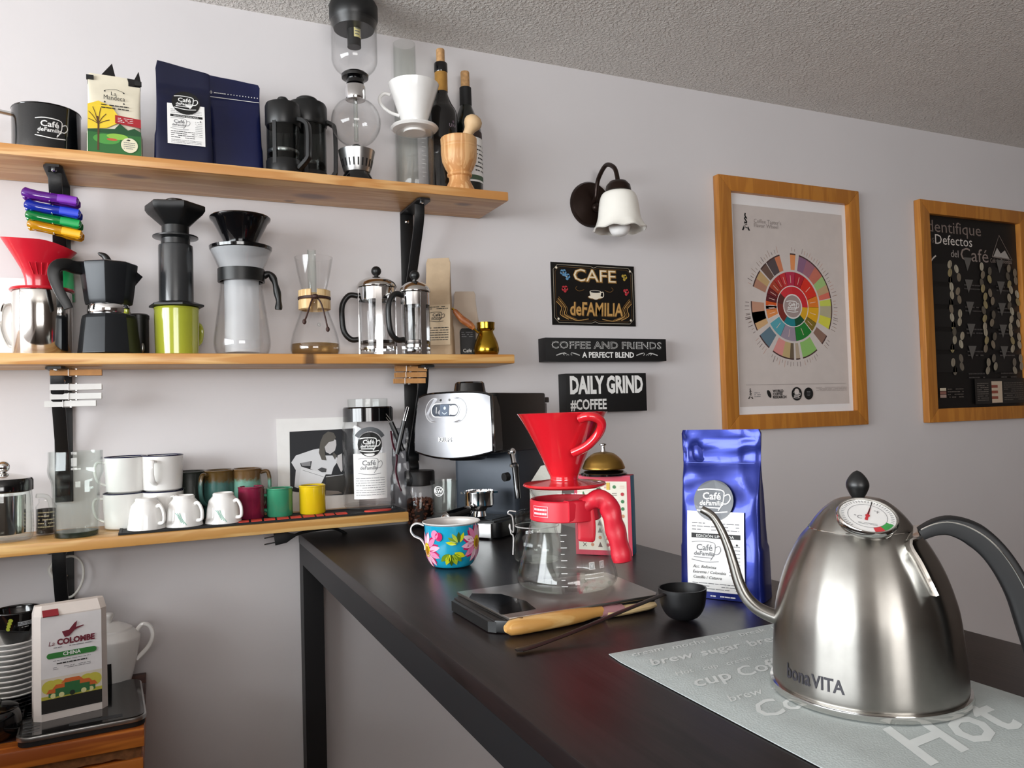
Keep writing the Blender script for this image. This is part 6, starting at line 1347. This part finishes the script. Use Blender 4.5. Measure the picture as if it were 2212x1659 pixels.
# wooden spreader and black scoop
q0 = onZ(1092, 1378, T); q1 = onZ(1405, 1318, T); t = thing('wooden_spreader', 'wooden handled brush lying in front of the steel scale', 'utensil', (q0.x, q0.y, T)); d = q1-q0; d.z = 0; n_ = Vector((-d.y, d.x, 0)).normalized(); up = Vector((0, 0, 1))
bw = wood('beech_wood', '#e0b878', '#c79450', '#6d3a20', 'X', scale=2, rough=.45)
ks_ = [0, .03, .1, .25, .4, .5, .58, .64]; ws = [.004, .0085, .0105, .0115, .0105, .0085, .0065, .006]
G().tube([d*k+up*.0098 for k in ks_], [(w_, min(.009, w_*.95)) for w_ in ws], 16, side=n_).build('handle', bw, t)
G().tube([d*k+up*(.0088) for k in (.63, .7, .78)], [(.0062, .006), (.009, .006), (.0095, .0055)], 14, side=n_).build('neck', mat('faded_pink_wood', '#a8787c', .5), t)
G().tube([d*k+up*(.0068) for k in (.66, .8, .95, 1.02)], [(.008, .006), (.012, .006), (.012, .005), (.008, .004)], 14, side=n_).build('blade', mat('pale_beech', '#dcc08e', .5, var=.1), t)
G().ball(d*.1+up*.0188+n_*0, .0025, (1, 1, .3), 10).build('hang_hole', mat('dark_hole', '#7a5a34', .7), t)
q = At(1476, 1338, T); t = thing('coffee_scoop', 'matte black hemispherical coffee scoop with long thin handle', 'scoop', q.loc); R = 53*q.s; hb = .037
G().shell(smooth_prof([(R*.25, .0008), (R*.62, .004), (R*.88, .015), (R*.98, .03), (R, hb)], 4), .0018, 44).build('bowl', mat('scoop_black', '#141416', .42, var=.04), t)
e = onZ(1116, 1406, T+.003)-q.loc; s0 = Vector((e.x, e.y, 0)).normalized()*R*.97+Vector((0, 0, hb-.004)); sv = Vector((-e.y, e.x, 0)).normalized()
pts = [s0, s0+(e-s0)*.3-Vector((0, 0, .001)), s0+(e-s0)*.65-Vector((0, 0, .003)), s0+(e-s0)*.88-Vector((0, 0, .002)), e+Vector((0, 0, .0005))]
G().tube(spl(pts, 4), [(.0045+.0000*i if i < 10 else .0045+.0006*(i-10), .0012) for i in range(16)]+[(.004, .001)], 10, side=sv).build('handle', mat('dark_metal_handle', '#2a2625', .35, .7), t)
# blue coffee bag
a, b = onZ(1468, 1287, T), onZ(1648, 1306, T); wv = b-a; w_ = wv.length; ang = math.atan2(wv.y, wv.x); d_ = .055; c = (a+b)/2+Vector((-math.sin(ang), math.cos(ang), 0))*d_/2
q = At(1556, 1290, T, (a.y+b.y)/2); hb = q.z(930)*1.0; bl = mat('blue_foil', '#202d80', .28, .55, var=.2, vscale=12, coat=.2); bl2 = mat('blue_foil_side', '#0c1236', .3, .3)
o, fm, hd = bag('coffee_bag', 'shiny blue coffee bag with white label card behind the kettle spout', (c.x, c.y, T+.0006), ang, w_*1.02, w_*.98, hb, d_, bl, None, seal=.19, wr=.0035, power=2.0, corner=.004, crease=.0035)
p = Print(fm, .001); s_ = q.s*w_/(180*q.s); u0, u1 = -w_/2+22/180*w_, -w_/2+146/180*w_; v0, v1 = hb*.045, hb*.515
label_card(p, u0, v0, u1, v1, seed=9, band='EDICIÓN LIMITADA', hand=('Acc. Bellavista', 'Extrema / Colombia', 'Castillo / Caturra')); cafe_logo(p, (u0+u1)/2-.002, v1+.014, .046, whiteink, .03, hexm('#3c4048', .3)); p.lines(-w_*.1, w_*.2, hb*.03, hb*.015, 1, whiteink, .5, seed=3)
p.line([(-w_*.42, hb*.8), (w_*.42, hb*.8)], .0006, hexm('#6a78d0', .3)); p.build('label_card', o)
# table runner
cm = mat('runner_cloth', '#b4bcbb', .9, var=.04, vscale=60, bump=.25, bscale=600); cw_ = mat('runner_print', '#d9dedd', .9, var=.05); t = thing('table_runner', 'grey quilted table mat printed with white script words', 'table mat', (.526, -1.018, T))
g = G(); nu, nv = 20, 44; Wd, Ld = .238, .56; v = []; f = []
for top in (1, 0):
    for j in range(nv+1):
        for i in range(nu+1):
            x, y = -Wd/2+Wd*i/nu, -Ld*j/nv; e = min(min(i, nu-i)/2, min(j, nv-j)/2, 1); r_ = .006*(1-min(1, (min(i, nu-i)+min(j, nv-j))/2)); 
            v.append((x*(1-r_*4), y+(r_ if j < 5 else -r_)*-1*0, .0008 if not top else .0016+.0032*e+.0001*noise.noise(Vector((x*40, y*40, 1)))))
n1 = (nu+1)*(nv+1)
for j in range(nv):
    for i in range(nu): a = j*(nu+1)+i; f.append((a, a+1, a+nu+2, a+nu+1)); f.append((n1+a, n1+a+nu+1, n1+a+nu+2, n1+a+1))
rim = [i for i in range(nu+1)]+[j*(nu+1)+nu for j in range(1, nv+1)]+[nv*(nu+1)+i for i in range(nu-1, -1, -1)]+[j*(nu+1) for j in range(nv-1, 0, -1)]
for a, b in zip(rim, rim[1:]+rim[:1]): f.append((a, b, n1+b, n1+a))
g.add(v, f).build('cloth', cm, t, smooth=60)
wd = ['Hot', 'coffee', 'aroma', 'cup', 'latte', 'mocha', 'Coffee', 'break', 'brew', 'sugar', 'cream', 'espresso']; rn = random.Random(12)
def word(s_, u, v_, sz, bold, rot):
    p = Print(flat((0, 0, .0049), (1, 0, 0), (0, 1, 0), (0, 0, 1)), .00015); p.text(s_, u, v_, sz, cw_, 'l', slant=.5, bold=bold, rot=rot); p.build('printed_word', t)
yv = -.022
for k in range(6):
    u = -.112+rn.uniform(0, .012)
    sz = (.016, .024, .013, .03, .018, .04, .02, .034)[k]
    while u < .085:
        s_ = wd[rn.randrange(len(wd))]; wl = text_faces(s_)[2]*sz
        if u+wl > .115: break
        word(s_, u, yv-.4*sz, sz, .004 if sz < .02 else .014, rn.uniform(.02, .1)); u += wl+.010
    yv -= sz*1.25+.008
word('Hot', -.06, -.315, .075, .016, .1); word('aroma', -.11, -.40, .05, .014, .06); word('coffee', -.1, -.47, .05, .014, .06)
# gooseneck kettle
ZK = T+.0056; q = At(1874, 1486, ZK); P_ = q.rows; t = thing('gooseneck_kettle', 'brushed steel gooseneck kettle with dial thermometer and black handle', 'kettle', q.loc)
kp = P_([(211, 1484), (213, 1470), (211, 1430), (207, 1380), (201, 1325), (191, 1285), (176, 1242), (158, 1205), (136, 1170), (117, 1150)]); z0 = kp[0][1]; kp = smooth_prof([(r, z-z0+.006) for r, z in kp], 3); zk = lambda y: q.z(y)-z0+.006; s_ = q.s
G().lathe([(.0005, .003), (205*s_, .003)]+kp, 72).build('body', steel, t)
G().lathe([(212*s_, .0006), (219*s_, .0006), (221*s_, .003), (219*s_, .0062), (212*s_, .0068)], 72, close=True).build('base_ring', polished, t)
lidp = smooth_prof([(117*s_, zk(1150)-.0005), (112*s_, zk(1143)), (95*s_, zk(1122)), (72*s_, zk(1102)), (45*s_, zk(1088)), (.0006, zk(1084))], 3)
G().lathe(lidp, 60).build('lid', steel, t); G().lathe([(117*s_+.0007*math.cos(2*PI*k/6), zk(1150)+.0007*math.sin(2*PI*k/6)) for k in range(6)], 60, close=True).build('lid_seam', polished, t)
zt = zk(1086); kx = -q.right*(3*s_); G().lathe(smooth_prof([(12*s_, zk(1088)), (19*s_, zk(1078)), (26*s_, zk(1062)), (23*s_, zk(1048)), (12*s_, zk(1034)), (.0006, zk(1028))], 4), 28, (kx.x, kx.y, 0)).build('lid_knob', black, t)
G().lathe([(14*s_, zt-.004), (14*s_, zt)], 20, (kx.x, kx.y, 0)).build('knob_base', black, t)
# thermometer dial, leaning toward the viewer
dc = q.right*(14*s_)+q.cam*(106*s_)+Vector((0, 0, zk(1132)+.006)); nrm = (Vector((0, 0, 1))*.86+q.cam*.48+q.right*.16).normalized(); ax = (q.right-nrm*q.right.dot(nrm)).normalized(); ay = nrm.cross(ax); Rd = 66*s_
def ring_g(prof, seg=44):
    g = G(); v = []; f = []
    for r, h in prof:
        for k in range(seg): a = 2*PI*k/seg; v.append(dc+ax*(r*math.cos(a))+ay*(r*math.sin(a))+nrm*h)
    for i in range(len(prof)-1):
        for k in range(seg): f.append((i*seg+k, i*seg+(k+1) % seg, (i+1)*seg+(k+1) % seg, (i+1)*seg+k))
    f.append(tuple(range(seg))); f.append(tuple((len(prof)-1)*seg+k for k in range(seg))); return g.add(v, f)
dial = ring_g([(Rd*.8, -.005), (Rd*.96, -.004), (Rd, -.001), (Rd, .002), (Rd*.96, .0035), (Rd*.92, .0035), (Rd*.92, .0018)]).build('thermometer', polished, t)
ring_g([(Rd*.9, .0018), (Rd*.9, .0021)]).build('dial_face', mat('dial_white', '#e9e8e6', .4), dial)
p = Print(flat(dc+nrm*.0021, ax, ay, nrm), .0003); D = PI/180
p.sector(0, 0, Rd*.62, Rd*.635, 0, 2*PI, greyink)
for k in range(40): a = (-50+k*7.2)*D; p.line([(Rd*.74*math.cos(a), Rd*.74*math.sin(a)), (Rd*.84*math.cos(a), Rd*.84*math.sin(a))], .0005, greyink, up=False)
p.sector(0, 0, Rd*.62, Rd*.86, -75*D, -52*D, hexm('#c8333a')); p.sector(0, 0, Rd*.62, Rd*.86, -52*D, -22*D, hexm('#2f9a44'))
p.text('°C', -Rd*.3, -Rd*.2, .006, greyink); p.text('°F', Rd*.3, Rd*.2, .005, greyink); p.lines(-Rd*.3, Rd*.3, -Rd*.38, -Rd*.5, 2, greyink, .3, seed=2)
an = 78*D; cA, sA = math.cos(an), math.sin(an); p.poly([(-.0012*sA-.006*cA, .0012*cA-.006*sA), (.0012*sA-.006*cA, -.0012*cA-.006*sA), (Rd*.8*cA, Rd*.8*sA)], hexm('#c21f2a')); p.line([(0, 0), (Rd*.82*cA, Rd*.82*sA)], .0007, ink); p.disc(0, 0, .0018, hexm('#c21f2a'), n=12); p.build('dial_marks', dial)
ring_g([(Rd*.92, .0035), (Rd*.5, .0042), (.0005, .0044)]).build('dial_glass', clear, dial); G().tube([dc-nrm*.004, dc-nrm*.035], .002, 8).build('probe', polished, dial)
def sk_(pts, o_=0): return [q.right*((x-q.px)*s_*(1.05 if x < q.px else .97))+q.cam*o_+Vector((0, 0, zk(y))) for x, y in pts]
sp_ = spl(sk_([(1690, 1362), (1664, 1354), (1638, 1341), (1614, 1316), (1599, 1283), (1589, 1245), (1577, 1203), (1561, 1163), (1542, 1134), (1518, 1120)]), 5); n = len(sp_)
G().tube(sp_, [(18.5-8.5*min(1, i/(n*.8)))*s_ for i in range(n-2)]+[9.6*s_, 9.6*s_], 18).build('spout', steel, t); G().tube([sp_[-1], sp_[-1]+(sp_[-1]-sp_[-2]).normalized()*.0003], 8*s_, 16).build('spout_opening', blackm, t)
hb1 = []; krr = prof_r(kp)
for x_, y_, o_ in ((2014, 1262, 0), (2003, 1238, 0), (1985, 1200, 0), (1968, 1170, .001), (1978, 1160, .006), (2004, 1150, .012)):
    a_ = (x_-q.px)*s_*.97; z_ = zk(y_); hb1.append(q.right*a_+q.cam*((max(krr(z_)**2-a_**2, .0002))**.5+.0006-(.012 if x_ == 2004 else 0))+Vector((0, 0, z_+o_*.2)))
G().tube(spl(hb1, 4), (.0105, .0016), 8, side=(q.cam*.8+q.right*.3), square=True).build('handle_bracket', polished, t)
hp = spl(sk_([(2000, 1150), (2030, 1136), (2062, 1132), (2100, 1144), (2135, 1170), (2165, 1210), (2190, 1262), (2206, 1320), (2222, 1380), (2232, 1420)], .024), 4); n = len(hp)
G().tube(hp, [(.0105, (12+14*min(1, i/(n*.35)))*s_) for i in range(n-2)]+[(.010, 22*s_), (.006, 12*s_)], 16, side=q.cam, square=True).build('handle_grip', blackm, t)
nh = [a_+q.cam*.0104-(hp[min(i+1, n-1)]-hp[max(i-1, 0)]).normalized().cross(q.cam)*.004 for i, a_ in enumerate(hp)]; G().tube(nh[1:-2], .0006, 6).build('silver_line', polished, t)
p = Print(wrap(kp, q.a_cam-.60, 211*s_), .0003); p.text('bona', -.024, zk(1452)+.006-.0005-.006, .0165, mat('logo_dark', '#2e2c33', .4), 'l', bold=.02, width=.0255); p.text('VITA', .0025, zk(1452)-.0005, .0145, MATS['logo_dark'], 'l', bold=.02, width=.0265); p.build('logo', t)
